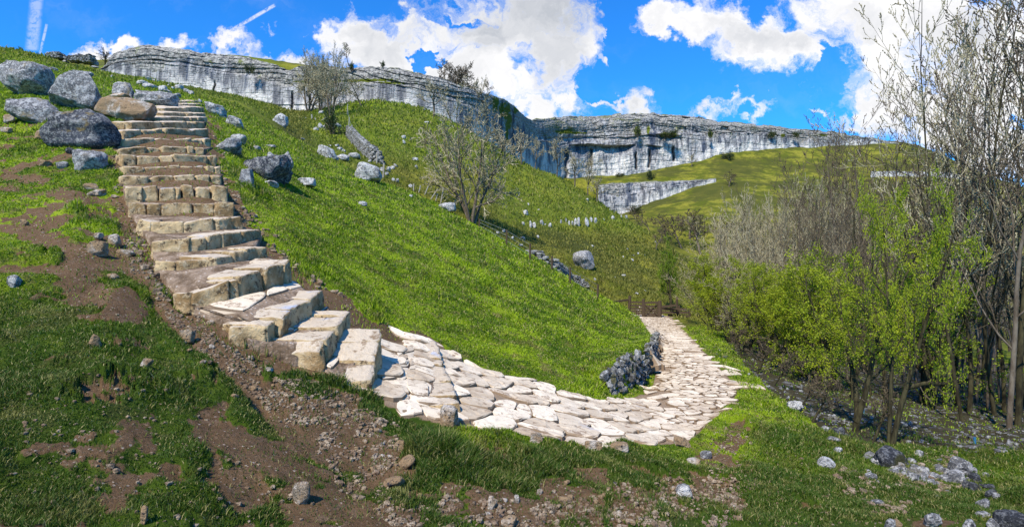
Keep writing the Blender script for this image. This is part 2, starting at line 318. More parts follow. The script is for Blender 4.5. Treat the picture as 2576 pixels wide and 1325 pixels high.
for k in range(len(L)-1):
    n = DENS[k]
    for i in range(n):
        t = i/n
        rows_y.append(ly[k]*(1-t)+ly[k+1]*t); rows_q.append(lr[k]*(1-t)+lr[k+1]*t); ROWLINE.append(k+t)
rows_y.append(ly[-1]); rows_q.append(lr[-1]); ROWLINE.append(len(L)-1)
gy = np.array(rows_y); gq = np.array(rows_q); ROWLINE = np.array(ROWLINE)
gy = smooth1(gy, 1.6, 0); gq = smooth1(gq, 1.6, 0)
GY = 1/gq                                   # metres away
GX = (xs[None]-CX)/F*GY
GZ = (CY-gy)/F*GY
NROW = GY.shape[0]
PX = np.repeat(xs[None], NROW, 0); PYY = gy.copy()
# painted ground kinds (bank and litter also carry painted shade)
def inpoly(x, y, poly):
    r = np.zeros(x.shape, bool); n = len(poly); j = n-1
    for i in range(n):
        xi, yi = poly[i]; xj, yj = poly[j]
        c = ((yi > y) != (yj > y)) & (x < (xj-xi)*(y-yi)/((yj-yi) or 1e-9)+xi)
        r ^= c; j = i
    return r
def region(polys, lim=22, blur=2.2):
    m = np.zeros(PX.shape)
    for p in polys: m = np.maximum(m, inpoly(PX, PYY, p).astype(float))
    m *= (GY < lim)
    return smooth1(smooth1(m, blur, 0), blur, 1)
PATHPOLY = [(965,868),(1092,856),(1130,895),(1210,927),(1330,955),(1400,984),(1500,1010),(1570,1004),(1635,988),(1650,945),(1660,885),(1650,858),(1622,820),(1598,793),(1682,793),(1712,828),(1750,860),(1792,908),(1828,943),(1853,975),(1848,1000),(1815,1032),(1765,1085),(1730,1115),(1640,1118),(1530,1128),(1410,1118),(1300,1102),(1215,1088),(1160,1072),(1050,1048),(965,1015)]
dirt = region([
  [(310,560),(365,600),(372,700),(430,775),(560,860),(700,955),(830,1000),(960,1040),(1000,1100),(1030,1190),(1000,1230),(860,1190),(700,1090),(600,990),(500,905),(430,840),(370,760),(300,640)],
  [(290,330),(410,260),(530,262),(560,420),(600,500),(660,580),(740,655),(830,725),(890,770),(960,830),(1100,850),(1160,1060),(960,1010),(830,945),(700,930),(560,850),(440,770),(370,640),(300,520)],
  ], 24)
faint = region([
  [(880,1190),(1040,1215),(1200,1240),(1500,1235),(1700,1180),(1790,1110),(1830,1045),(1890,1060),(1900,1180),(1880,1330),(850,1330)],
  [(1020,1240),(1500,1220),(1560,1330),(1000,1330)],
  [(480,1000),(640,1080),(760,1190),(900,1330),(600,1330),(450,1150)],
  ], 24)*.62
dirt = np.maximum(dirt, np.maximum(faint, region([
  [(1655,855),(1600,790),(1690,795),(1735,850),(1700,860)],
  [(30,560),(110,545),(200,600),(270,665),(290,730),(210,720),(120,650),(40,620)],
  [(150,690),(290,760),(330,830),(240,830),(140,760)],
  [(0,360),(60,380),(95,430),(40,470),(0,470)], [(120,460),(300,500),(300,545),(210,560),(120,520)],
  ], 24)*.75))
dirt = np.maximum(dirt, (.35-.07*(PX < 250))*((PX < 1000) & (GY < 8)))       # thin sward on the near bank
dirt = np.maximum(dirt, .30*((PYY > 1110) & (GY < 6)))
dirt = np.maximum(dirt, .32*((PX < 560) & (PYY < 800) & (GY < 14)))
dirt = smooth1(smooth1(dirt, 7, 1), 5, 0)
_P = np.stack((GX, GY, GZ), -1)
_n = fbm(_P/.38, 5, 61, .68)*1.7+fbm(_P/1.6, 3, 62)*.45
dirt = np.where(GY < 26, np.clip((dirt+_n*.62*np.clip(1-np.abs(dirt-.5)*.9, 0, 1)-.40)/.25+.15, 0, 1.2), dirt)
bank = smooth1(smooth1(((PX < 1150) & (GY < 7) & (PYY > 520+.0*PX)).astype(float)*np.clip((PYY-560)/350, 0, 1)+((PYY > 1130) & (GY < 6) & (PX >= 1150))+.8*((PX > 1880) & (PYY > 1080) & (GY < 9)), 8, 1), 5, 0)  # dark sward on the near bank; verge term paints vignette and tree shade
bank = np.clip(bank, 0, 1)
pale = region([PATHPOLY], 60, 1.2)*.75
pathm = region([PATHPOLY], 60, 1.2)
litter = region([[(1935,985),(2010,1035),(2070,1085),(2200,1120),(2400,1150),(2700,1180),(5000,1200),(5000,740),(1930,740),(1800,830),(1860,905)]], 90, 2.5)*(1-.9*(GY > 27)*(PX > 1500))
olive = np.clip((GY-26)/12, 0, 1)*np.where(PX < 700, .55, .95)
olive = np.where((PX > 780) & (PX < 1250) & (PYY < 420) & (GY < 125), .45+.4*fbm(np.stack((GX, GY, GZ), -1)/14, 3, 5), olive)
olive = np.clip(np.where((GY > 30) & (PX > 1250) & (PX < 1750) & (GY < 120), np.where(PYY < 585-(1560-PX)*.06, .55, 1.0), olive), 0, 1)
olive = smooth1(smooth1(olive, 4, 0), 4, 1)
olive = np.clip(np.where(GY > 150, .95, olive), 0, 1)
P3 = np.stack((GX, GY, GZ), -1)
dirt = np.maximum(dirt, pathm)
calm = 1-.8*np.clip(pale/.75, 0, 1)
stairs = region([[(290,330),(410,250),(530,252),(560,420),(600,500),(660,580),(740,655),(830,725),(890,770),(960,830),(1100,850),(1160,1060),(960,1010),(830,945),(700,930),(560,850),(440,770),(370,640),(300,520)]], 24, 2)
calm = np.minimum(calm, 1-.85*stairs)
near = np.clip(1-(GY-2)/30, 0, 1)
dz = fbm(P3/1.6, 3, 11)*.10*near+fbm(P3/.45, 3, 12)*.045*near+fbm(P3/.16, 3, 13)*.034*np.clip(1-GY/11, 0, 1)
tus = (np.clip(fbm(P3/.55, 2, 19)+.05, 0, 1)*.14+np.clip(fbm(P3*np.array((1, 1, 2.2))/1.1, 3, 29), -.3, 1)*.16)*near*(1-np.clip(dirt*1.6, 0, 1)); dz = dz+tus
mid = np.clip((GY-16)/25, 0, 1)
dz = dz+mid*(fbm(P3/7, 4, 14)*.55+fbm(P3/1.8, 3, 15)*.22)
dz = dz+np.clip((GY-120)/100, 0, 1)*fbm(P3/22, 4, 16)*1.2
GZ = GZ+dz*calm
GPY = CY-F*GZ/GY
def make_ground():
    V = np.stack((GX, GY, GZ), -1).reshape(-1, 3)
    me = npmesh('ground', V, gridfaces(NROW, NCOL), True)
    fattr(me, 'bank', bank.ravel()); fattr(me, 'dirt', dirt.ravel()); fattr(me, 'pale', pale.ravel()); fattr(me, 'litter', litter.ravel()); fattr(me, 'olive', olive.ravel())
    return tag(link('ground', me, M['ground']), kind='structure')
def colidx(x): return float(np.interp(x, xs, np.arange(NCOL)))
def hit(x, y, ymin=0.0, ymax=1e9):
    """first ground point met along this bearing beyond ymin"""
    c = colidx(x); a = int(c); f = c-a; b = min(a+1, NCOL-1)
    Yc = GY[:, a]*(1-f)+GY[:, b]*f; Zc = GZ[:, a]*(1-f)+GZ[:, b]*f; pc = CY-F*Zc/Yc
    ok = (Yc > ymin)
    run = np.nonzero(ok & (pc <= y))[0]
    if len(run) == 0 or Yc[run[0]] > ymax:
        i = int(np.argmin(np.where(ok & (Yc < ymax), np.abs(pc-y), 1e9))); Y = Yc[i]; return np.array(((x-CX)/F*Y, Y, Zc[i]))
    i = run[0]; j = max(i-1, 0)
    if not ok[j] or pc[j] <= y: Y = Yc[i]; Z = Zc[i]
    else:
        t = (pc[j]-y)/(pc[j]-pc[i]+1e-9); Y = 1/((1-t)/Yc[j]+t/Yc[i]); Z = (CY-y)/F*Y
    return np.array(((x-CX)/F*Y, Y, Z))
def gz(X, Y):
    X = np.atleast_1d(np.asarray(X, float)); Y = np.atleast_1d(np.asarray(Y, float))
    c = np.interp(CX+F*X/Y, xs, np.arange(NCOL)); a = np.minimum(c.astype(int), NCOL-2); f = c-a
    out = np.empty(len(X))
    for i in range(len(X)):
        Yc = GY[:, a[i]]*(1-f[i])+GY[:, a[i]+1]*f[i]; Zc = GZ[:, a[i]]*(1-f[i])+GZ[:, a[i]+1]*f[i]
        out[i] = np.interp(Y[i], Yc, Zc)
    return out
assert (np.diff(GY, axis=0) > 0).all(), 'feature lines cross'

TUFT = region([[(1020,1065),(1160,1080),(1300,1108),(1480,1135),(1500,1180),(1380,1230),(1150,1230),(1050,1200)],[(705,640),(800,640),(835,700),(770,735),(715,720)],[(880,765),(960,765),(965,830),(890,815)],[(270,395),(305,400),(310,520),(265,500)],[(720,940),(930,980),(960,1050),(800,1060),(690,1020)],
   [(160,510),(290,520),(290,560),(180,560)],[(560,470),(660,470),(680,520),(590,530)],[(1000,1180),(1090,1200),(1110,1300),(1010,1300)],[(1480,900),(1560,1000),(1420,975)],[(600,380),(560,420),(570,450),(620,440)],[(600,830),(700,870),(680,900),(590,870)],[(370,570),(310,575),(320,600),(370,600)]], 16, 3)
# ------------------------------------------------------------------ grass blades: one object, rooted over the sheet
def bil(A, r, c):
    a = r.astype(int); b = c.astype(int); fr = r-a; fc = c-b
    return (A[a, b]*(1-fr)+A[a+1, b]*fr)*(1-fc)+(A[a, b+1]*(1-fr)+A[a+1, b+1]*fr)*fc
def make_grass(n, rowlo, rowhi, name, hscale, wmin, hmin, olv=False):
    rmin = int(np.searchsorted(ROWLINE, rowlo)); rmax = int(np.searchsorted(ROWLINE, rowhi))-1
    r = rng.uniform(rmin, rmax, n*3); cc = rng.uniform(colidx(-150), colidx(2720), n*3)
    Y = bil(GY, r, cc); X = bil(GX, r, cc); Z = bil(GZ, r, cc); d = bil(dirt, r, cc); li = bil(litter, r, cc); pl = bil(pale, r, cc)
    P = np.stack((X, Y, Z), -1)
    clump = fbm(P/.5, 3, 40)+.35*fbm(P/2.2, 2, 41)
    dn = d
    keep = (rng.random(n*3) < np.clip(1.0-1.3*np.clip(dn, 0, 2)+.5*clump, .05, 1)) & (pl < .05) & (rng.random(n*3) < 1-.96*np.clip(li*1.3, 0, 1)) & (Y > 1.3)
    idx = np.nonzero(keep)[0][:n]; P = P[idx]; Y = Y[idx]; m = len(P); clump = clump[idx]; olvv = bil(olive, r[idx], cc[idx])
    h = np.maximum(hmin, hscale*Y)*rng.uniform(.5, 1.4, m)*(1+1.3*np.clip(clump, 0, 1)); wd = np.maximum(wmin, .0008*Y)*rng.uniform(.7, 1.4, m)
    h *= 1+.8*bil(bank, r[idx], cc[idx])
    h *= 1+1.9*bil(TUFT, r[idx], cc[idx])*np.clip(.6+clump, .3, 1.6)
    an = rng.uniform(0, 6.283, m); lean = rng.uniform(.15, .95, m)*h
    la = an+1.57+rng.normal(0, .8, m)
    sx, sy = np.cos(an)*wd, np.sin(an)*wd; lx, ly_ = np.cos(la)*lean, np.sin(la)*lean
    B = P.copy(); B[:, 2] -= .01
    v0 = B+np.stack((-sx, -sy, 0*sx), -1); v1 = B+np.stack((sx, sy, 0*sx), -1)
    mx = B+np.stack((lx*.35, ly_*.35, h*.62), -1); v2 = mx+np.stack((sx, sy, 0*sx), -1)*.75; v3 = mx-np.stack((sx, sy, 0*sx), -1)*.75
    v4 = B+np.stack((lx, ly_, h*.95), -1)
    V = np.stack((v0, v1, v2, v3, v4), 1).reshape(-1, 3); b = np.arange(m)[:, None]*5
    me = npmesh(name, V, [np.concatenate((b, b+1, b+2, b+3), 1), np.concatenate((b+3, b+2, b+4), 1)])
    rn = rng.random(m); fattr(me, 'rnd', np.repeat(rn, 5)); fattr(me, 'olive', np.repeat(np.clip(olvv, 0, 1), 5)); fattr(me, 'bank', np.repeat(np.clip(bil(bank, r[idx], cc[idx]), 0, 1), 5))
    return tag(link(name, me, M['blade']), kind='stuff')
FOOT = {}
STEPS = [  # front edge from one end to the other: (x, top, foot); number of blocks; how deep
 ('T', [(1156,1018,1056),(1143,966,992),(1126,934,958),(1111,893,914),(1098,850,870)], 5, .42, 'lowest'),
 ('S', [(938,962,1004),(955,880,944),(958,826,905)], 4, .5, 'second'),
 ('R', [(806,889,925),(822,856,920),(857,815,880),(882,780,843)], 4, .5, 'third'),
 ('Q', [(572,824,836),(640,822,862),(683,818,860),(706,792,850),(770,755,808),(822,730,770)], 5, .45, 'fourth'),
 ('P', [(430,732,757),(500,738,776),(536,722,762),(595,704,752),(660,680,732),(738,653,706)], 6, .42, 'fifth'),
 ('O', [(384,655,675),(440,657,680),(540,648,667),(600,632,657),(672,617,645)], 5, .42, 'sixth'),
 ('N', [(376,606,632),(461,600,634),(540,592,626),(608,580,610),(656,576,590)], 5, .40, 'seventh'),
 ('M', [(345,552,572),(400,558,588),(470,556,584),(540,550,578),(614,545,571)], 5, .40, 'eighth'),
 ('L', [(320,511,536),(400,512,542),(592,509,541)], 5, .38, 'ninth'),
 ('K', [(314,471,507),(575,469,507)], 7, .36, 'tenth'),
 ('J', [(304,440,464),(560,440,465)], 5, .34, 'eleventh'),
 ('I', [(309,419,436),(556,417,436)], 7, .34, 'twelfth'),
 ('H', [(304,390,417),(548,391,418)], 5, .34, 'thirteenth'),
 ('G', [(299,370,389),(516,370,389)], 5, .34, 'fourteenth'),
 ('F', [(309,350,369),(532,349,369)], 5, .34, 'fifteenth'),
 ('E', [(314,327,348),(529,325,347)], 5, .34, 'sixteenth'),
 ('D', [(334,309,331),(515,306,329)], 4, .4, 'seventeenth'),
 ('C', [(404,296,306),(519,294,305)], 4, .6, 'eighteenth'),
 ('B', [(412,284,296),(519,284,295)], 4, .7, 'nineteenth'),
 ('A', [(415,271,283),(514,269,281)], 5, .8, 'twentieth'),
 ('A2', [(437,262,269),(514,261,268)], 4, .9, 'twenty-first'),
 ('A3', [(437,255,261),(499,254,260)], 3, .9, 'twenty-second'),
]
UP = [(975,862),(1040,850),(1092,846),(1112,880),(1145,895),(1210,920),(1260,945),(1330,948),(1400,978),(1450,992),(1500,1004),(1540,1003),(1575,1000),(1605,992),(1632,980),(1648,960),(1655,930),(1658,905),(1660,890),(1654,872),(1640,845),(1628,825),(1612,808),(1598,797)]
LO = [(968,1000),(1010,1035),(1060,1040),(1120,1058),(1160,1062),(1215,1080),(1300,1096),(1370,1108),(1440,1116),(1530,1120),(1590,1122),(1650,1112),(1700,1112),(1735,1108),(1765,1082),(1795,1055),(1830,1022),(1848,996),(1851,974),(1826,945),(1790,908),(1745,862),(1708,828),(1684,800)]
for nm_, sp_, *_r in STEPS: FOOT[nm_] = [hit(p[0], p[2], 3) for p in sp_]
U0 = [hit(x, y, 4.5) for x, y in UP]; L0 = [hit(x, y, 4.5) for x, y in LO]
GZ = GZ-.11*smooth1(stairs, 4, 1)*np.clip((860-PX)/120, 0, 1)*np.clip((9-GY)/3+.55, .3, 1)*np.clip(GY/4, 0, 1)
GPY = CY-F*GZ/GY
make_ground()
make_grass(500000, 1, 7.1, 'grass', .0036, .002, .013)
make_grass(120000, 8.5, 11.4, 'grass', .0034, .012, .16)
# ------------------------------------------------------------------ rocks
_ico = {}
def ico(n):
    if n not in _ico:
        bm = bmesh.new(); bmesh.ops.create_icosphere(bm, subdivisions=n, radius=1)
        _ico[n] = (np.array([v.co[:] for v in bm.verts]), np.array([[v.index for v in f.verts] for f in bm.faces])); bm.free()
    return _ico[n]
def rock_shape(seed, sub=3, block=.5, cuts=9, rough=.1):
    V, Fc = ico(sub); g = np.random.default_rng(seed)
    q = 2+5*block; V = V/((np.abs(V)**q).sum(1)**(1/q))[:, None]
    a = g.uniform(-.5, .5, 3); 
    for k in range(cuts):
        n = g.normal(size=3); n /= np.linalg.norm(n); d = g.uniform(.62, .98)
        e = V@n-d; V = V-np.clip(e, 0, None)[:, None]*n*.92
    o = g.uniform(-50, 50, 3)
    nr = V/np.linalg.norm(V, axis=1)[:, None]
    V = V+nr*(fbm(V*1.1+o, 2, seed)*.16+fbm(V*3+o, 4, seed+3, .6)*rough)[:, None]
    V[:, 2] *= np.where(V[:, 2] < 0, .9, 1)
    V /= np.abs(V).max(0)
    return V, Fc
_rm = {}
def rock_mesh(seed, sub=3, mat='rock', **k):
    key = (seed, sub, mat)
    if key not in _rm:
        V, Fc = rock_shape(seed, sub, **k); me = npmesh('rock', V, Fc, sub > 2)
        if sub > 2: me.shade_flat() if False else None
        me.materials.append(M[mat]); _rm[key] = me
    return _rm[key]
def rock(cx, y0, y1, w, mat='rock', label=None, group=None, seed=None, sub=3, name='boulder', cat='boulder', depth=.8, rz=0, tilt=0, sink=.10, block=.5, cuts=9, ymin=0, rough=.1):
    """boulder standing on the ground; its extents come from how wide and tall it is at its distance"""
    h = y1-y0; P = hit(cx, y1-.08*h, ymin)
    Y = P[1]*(1); wy = w/F*Y; dp = wy*depth; Y = Y+dp*.30; wy = w/F*Y; hy = h/F*Y
    seed = seed if seed is not None else int(cx*7+y0*3)
    me = rock_mesh(seed, sub, mat, block=block, cuts=cuts, rough=rough)
    o = bpy.data.objects.new(name, me); col.objects.link(o)
    c = at(cx, (y0+y1)/2, Y)
    o.location = c-np.array((0, 0, hy*sink*.6)); o.scale = (wy/2, dp/2, hy/2*(1+sink)); o.rotation_euler = (0, tilt, rz)
    if group: o['group'] = group
    if label: o['label'] = label
    o['category'] = cat
    return o
BG = 'big grey boulders beside the stone stairs'
for a in [
 (62,154,247,124,'rock','rounded grey boulder highest and leftmost of the boulders left of the stairs',dict(seed=11,block=.25,rough=.07)),
 (201,190,286,142,'rock','large smooth grey boulder resting above the dark round one, left of the stairs',dict(seed=12,block=.35,rough=.06)),
 (88,243,318,118,'rock','angular grey boulder with dark pitted underside below the two highest boulders',dict(seed=13,block=.4,tilt=.25)),
 (219,281,376,166,'slate','biggest dark grey boulder with yellow lichen, overhanging the grass by the stairs',dict(seed=14,block=.45,rough=.08)),
 (333,252,312,136,'warm','flat topped pale brown boulder touching the left side of the upper steps',dict(seed=15,block=.6,rough=.05)),
 (316,207,258,54,'rock','small upright grey boulder behind the flat pale brown one',dict(seed=16)),
 (389,228,270,102,'rock','long low grey ledge rock at the top left of the stairs',dict(seed=17,block=.7)),
 (205,176,200,52,'rock','low grey rock peeping out of turf above the large smooth boulder',dict(seed=18)),
 (224,376,433,82,'rock','triangular speckled boulder lying in the grass under the biggest dark one',dict(seed=19,block=.3)),
 (298,234,256,52,'warm','thin flat buff rock wedged behind the pale brown boulder',dict(seed=20)),
 (578,347,389,74,'rock','wedge shaped grey boulder right of the stairs',dict(seed=21,block=.4)),
 (602,337,364,38,'pale','pale rock just behind the wedge shaped boulder',dict(seed=22)),
 (679,385,466,124,'slate','dark two humped boulder with white lichen on the green slope',dict(seed=23,block=.35,tilt=.15,rough=.12)),
 (718,379,434,50,'rock','pale grey boulder leaning behind the dark two humped one',dict(seed=24)),
 (620,423,472,48,'rock','grey speckled boulder left of the dark two humped one',dict(seed=25)),
 (773,447,472,47,'pale','low pale stone in the turf right of the dark two humped boulder',dict(seed=26)),
 (921,411,459,84,'pale','sloping whitish boulder on the skyline of the green slope below the wall',dict(seed=27,tilt=.35,block=.3)),
 (1125,509,534,46,'pale','white weathered boulder on the ridge beside the leaning posts',dict(seed=28)),
 (545,263,294,62,'pale','pale rounded rock at the right edge of the top steps',dict(seed=29,tilt=.3)),
 (594,295,322,44,'pale','pale rock sloping down right of the top steps',dict(seed=30,tilt=.4)),
 (911,506,520,24,'pale','small pale stone poking out of the open green slope',dict(seed=31)),
 (1471,629,682,62,'rock','lone rounded grey boulder on the olive hillside above the gate',dict(seed=32,block=.3,ymin=34)),
 (708,287,318,36,'pale','narrow pale outcrop leaning on the hillside under the left cliff',dict(seed=33,tilt=.5)),
 (823,370,400,60,'pale','longest of the pale stones lying below the drystone wall',dict(seed=34,tilt=.4)),
 (860,385,404,36,'pale','squat pale stone between two others below the drystone wall',dict(seed=35)),
 (890,382,400,32,'pale','rightmost pale stone of the row below the drystone wall',dict(seed=36)),
 (247,474,495,48,'warm','flat buff block lying on the earth left of the middle steps',dict(seed=37,block=.8)),
 (234,461,479,36,'warm','thin buff slab just above the flat block left of the steps',dict(seed=38)),
 (107,328,356,40,'warm','buff rock in the grass left of the biggest dark boulder',dict(seed=39)),
 (113,402,422,27,'warm','small buff rock on bare soil below the boulders, left one',dict(seed=40)),
 (158,406,426,28,'rock','small speckled rock beside the triangular boulder',dict(seed=41)),
 (180,371,390,24,'dark','small dark speckled rock under the left end of the biggest boulder',dict(seed=42)),
 (13,319,337,28,'warm','buff rock at the left border of the photo beneath the angular boulder',dict(seed=43)),
 (27,288,312,28,'warm','buff rock half sunk in turf left of the angular boulder',dict(seed=44)),
 (244,605,647,48,'warm','rounded buff rock on top of the near earth bank',dict(seed=45)),
 (249,584,606,21,'warm','small buff rock behind the rounded one on the bank top',dict(seed=46)),
 (286,589,623,42,'warm','narrow tilted buff rock between the bank and the steps',dict(seed=47,tilt=.6)),
 (318,624,648,40,'warm','low buff rock by the left end of the lower steps',dict(seed=48)),
 (64,551,570,20,'warm','small buff rock on the turf hump of the near bank',dict(seed=49)),
 (32,690,724,38,'rock','grey rock set in the near grassy bank at far left',dict(seed=50)),
 (284,684,704,26,'warm','pale slanting stone on the rim of the near bank',dict(seed=51,tilt=.6)),
 (471,826,866,36,'warm','blocky buff stone in the gravel gully by the bank rim',dict(seed=52,block=.7)),
 (760,1208,1273,46,'warm','upright buff stone in the brown earth at the bottom',dict(seed=53)),
 (364,1270,1322,20,'warm','pale stone in the dark turf at the bottom edge',dict(seed=54)),
 (370,898,930,26,'warm','pointed buff stone on the bare patch of the near bank',dict(seed=55,tilt=.5)),
 (240,838,875,28,'warm','buff stone in grass on the middle of the near bank',dict(seed=56)),
 (1006,1103,1138,36,'warm','upper buff stone beside the grass tussock below the path',dict(seed=57)),
 (1018,1136,1184,32,'warm','long narrow buff stone beside the grass tussock below the path',dict(seed=58,tilt=.9)),
 (990,1198,1234,58,'warm','flat pale stone in the gravel left of the tussock',dict(seed=59,tilt=-.3)),
 (1237,1246,1282,28,'warm','upright buff stone in the gravel below the tussocks',dict(seed=60)),
 (1281,1293,1326,42,'warm','rounded buff stone at the bottom edge among gravel',dict(seed=61)),
 (1300,1243,1267,14,'warm','thin upright stone in the earth below the path',dict(seed=62)),
 (1422,1246,1265,34,'warm','flat buff stone in the earth under the middle of the path',dict(seed=63)),
 (1723,1217,1254,44,'pale','smooth pale grey boulder lying alone on the trodden earth',dict(seed=64,tilt=.4,block=.1)),
 (1773,1130,1153,32,'rock','small speckled rock in grass near the end of the paved bend',dict(seed=65)),
 (1747,1152,1170,38,'warm','flat brown stone beside the speckled rock near the paved bend',dict(seed=66)),
 (1999,1007,1036,44,'pale','white lichen speckled boulder on the verge at the wood edge',dict(seed=67,rough=.2)),
 (2244,1122,1176,98,'dark','large black mossy boulder at the foot of the hawthorns',dict(seed=68,block=.4,tilt=.2)),
 (2189,1133,1154,32,'rock','grey stone touching the left end of the black mossy boulder',dict(seed=69)),
 (2076,1070,1087,24,'rock','bluish stone in the scree left of the leaning hawthorn trunk',dict(seed=70)),
 (2108,1071,1094,28,'dark','dark stone in the scree beside the bluish one',dict(seed=71)),
 (2096,1096,1111,34,'rock','flat dark and white stone at the lower edge of the scree',dict(seed=72)),
 (2109,1123,1138,22,'pale','pale stone in the verge left of the black mossy boulder',dict(seed=73)),
 (2082,1150,1181,42,'pale','knobbly white stone slanting down in the grass verge',dict(seed=74,tilt=.6)),
 (2413,1150,1196,46,'rock','tall wedge shaped grey boulder at the back of the stone pile',dict(seed=75,tilt=.5)),
 (2403,1181,1220,40,'rock','rounded grey boulder in front of the wedge shaped one in the pile',dict(seed=76)),
 (2295,1183,1213,32,'pale','jagged white stone at the left of the stone pile',dict(seed=77,tilt=.6)),
 (2321,1184,1202,26,'rock','flat grey stone at the centre of the stone pile',dict(seed=78)),
 (2454,1187,1217,28,'dark','black stone stacked above another right of the stone pile',dict(seed=79)),
 (2452,1212,1239,25,'dark','black stone under the stacked one right of the stone pile',dict(seed=80)),
 (2429,1206,1231,24,'dark','dark stone leaning on the left of the two stacked ones',dict(seed=81)),
 (2480,1215,1233,36,'dark','flat dark stone right of the two stacked ones',dict(seed=82)),
 (2492,1229,1254,30,'dark','rounded blue black stone below the flat dark one',dict(seed=83)),
 (2474,1253,1284,34,'rock','grey stone in turf below the rounded blue black one',dict(seed=84)),
 (2474,1287,1305,34,'rock','low grey stone above the rocks at the lower right corner',dict(seed=85)),
 (2437,1306,1334,32,'pale','speckled stone at the bottom edge left of the corner boulder',dict(seed=86)),
 (2545,1285,1345,70,'dark','dark boulder filling the lower right corner',dict(seed=87)),
 (2498,1304,1336,30,'rock','grey stone touching the corner boulder at the bottom',dict(seed=88)),
 (2348,1288,1328,42,'rock','mottled grey rock at the bottom edge in green turf',dict(seed=89,rough=.18)),
 (2238,1303,1334,30,'rock','grey stone with a buff one at the bottom edge, left of the pair',dict(seed=90)),
 (2259,1303,1334,20,'warm','buff stone with a grey one at the bottom edge, right of the pair',dict(seed=91)),
 (2207,1255,1270,28,'rock','low blue grey stone in the mossy turf at lower right',dict(seed=92)),
 ]:
    big = a[3] > 60; kw = dict(sub=5 if a[3] > 90 else (4 if a[3] > 34 else 3)); kw.update(a[6])
    o = rock(a[0], a[1], a[2], a[3], a[4], a[5], None, name='boulder' if a[3] > 40 else 'stone', cat='boulder' if a[3] > 40 else 'stone', **kw)
# groups of like stones: copies that share a few meshes
def scatter(pts, mat, label, group, name='stone', sub=2, ymin=0, seeds=(201, 202, 203, 204, 205), **k):
    for i, (cx, y0, y1, w) in enumerate(pts):
        rock(cx, y0, y1, w, mat, label, group, seed=seeds[i % len(seeds)], sub=sub, name=name, cat='stone', rz=i*1.3, ymin=ymin, **k)
c1 = lambda L_: [(.3325*(a+b)/2, 101.7+.3325*c, 101.7+.3325*d, .3325*(b-a)) for a, b, c, d in L_]
scatter(c1([(1035,1115,305,345),(1090,1195,325,370),(1190,1290,340,400),(1240,1300,375,408),(1310,1375,400,435),(1325,1385,335,375),(1390,1440,365,400),(1420,1480,380,420),(1105,1145,275,305),(830,860,262,290),(1470,1500,455,475),(1500,1530,445,472),(1150,1180,295,312),(1185,1210,300,320),(1265,1290,330,350),(1295,1320,350,370),(1440,1470,355,370)]),
    'pale', 'pale boulder strewn on the grass above the top of the stairs', 'pale boulders strewn above the stairs', 'boulder', 3)
scatter(c1([(365,430,205,237),(480,520,150,172),(530,580,155,175),(590,640,145,180),(640,672,140,178),(680,740,150,200),(700,760,195,215),(40,80,150,166)]), 'rock', 'grey rock in the turf along the skyline below the summit wall', 'grey rocks below the summit wall', 'rock', 3)
c3 = lambda L_: [(1084.8+.4092*cx, 474.6+.4092*a, 474.6+.4092*b, .4092*w) for cx, a, b, w in L_]
scatter(c3([(565,203,225,18),(612,195,240,20),(635,205,245,28),(680,192,226,24),(730,208,240,24),(798,190,215,12),(830,180,207,15),(848,195,225,14),(868,198,232,14),(885,178,234,22),(906,174,234,20),(955,175,232,34),(983,173,206,18),(1010,178,218,24),(1115,163,194,22),(1198,162,187,22),(1168,160,178,12),(1060,182,200,12)]),
    'pale', 'upright white limestone block standing in the outcrop band of the olive hill', 'outcrop band across the olive hill', 'outcrop_block', 3, 34, block=.9)
scatter(c3([(580,130,164,32),(598,86,104,16),(657,284,306,22),(565,294,314,30),(445,248,272,26),(410,262,280,26),(1236,428,446,24),(1270,390,404,18),(1205,366,378,20),(1178,412,428,14),(1182,525,540,34),(1005,546,562,18),(1262,636,650,26),(1380,322,336,14),(500,290,310,18),(550,340,352,34),(990,345,356,22),(660,124,134,14),(960,60,76,22),(700,214,226,12),(1310,400,412,14),(1315,620,632,14),(1240,405,416,16),(1130,540,550,12)]),
    'pale', 'small white stone lying on the olive hill above the gate', 'small white stones on the olive hill', 'stone', 2, 34)
c2 = lambda L_: [(610+.3838*(a+b)/2, 101.7+.3838*c, 101.7+.3838*d, .3838*(b-a)) for a, b, c, d in L_]
scatter(c2([(465,500,570,592),(495,530,540,580),(520,555,555,580),(600,650,545,575),(600,640,680,700),(620,660,700,725),(650,680,712,735),(560,590,685,700),(380,410,640,655),(495,540,460,485),(70,120,692,720),(160,215,730,780),(150,230,683,708),(150,240,920,965),(820,850,782,800),(1040,1075,622,650),(1045,1070,650,680),(1110,1155,765,792),(1128,1150,818,840),(1185,1225,530,545),(1090,1120,1010,1030),(860,900,825,850),(900,930,830,860),(940,975,828,865),(960,1000,820,850),(930,960,862,885),(985,1015,808,830),(975,1000,900,925),(1000,1030,905,935),(1083,1115,940,970),(1180,1200,450,460)]),
    'pale', 'scattered pale stone on the hillside around the drystone wall', 'scattered pale stones around the drystone wall', 'stone', 2)

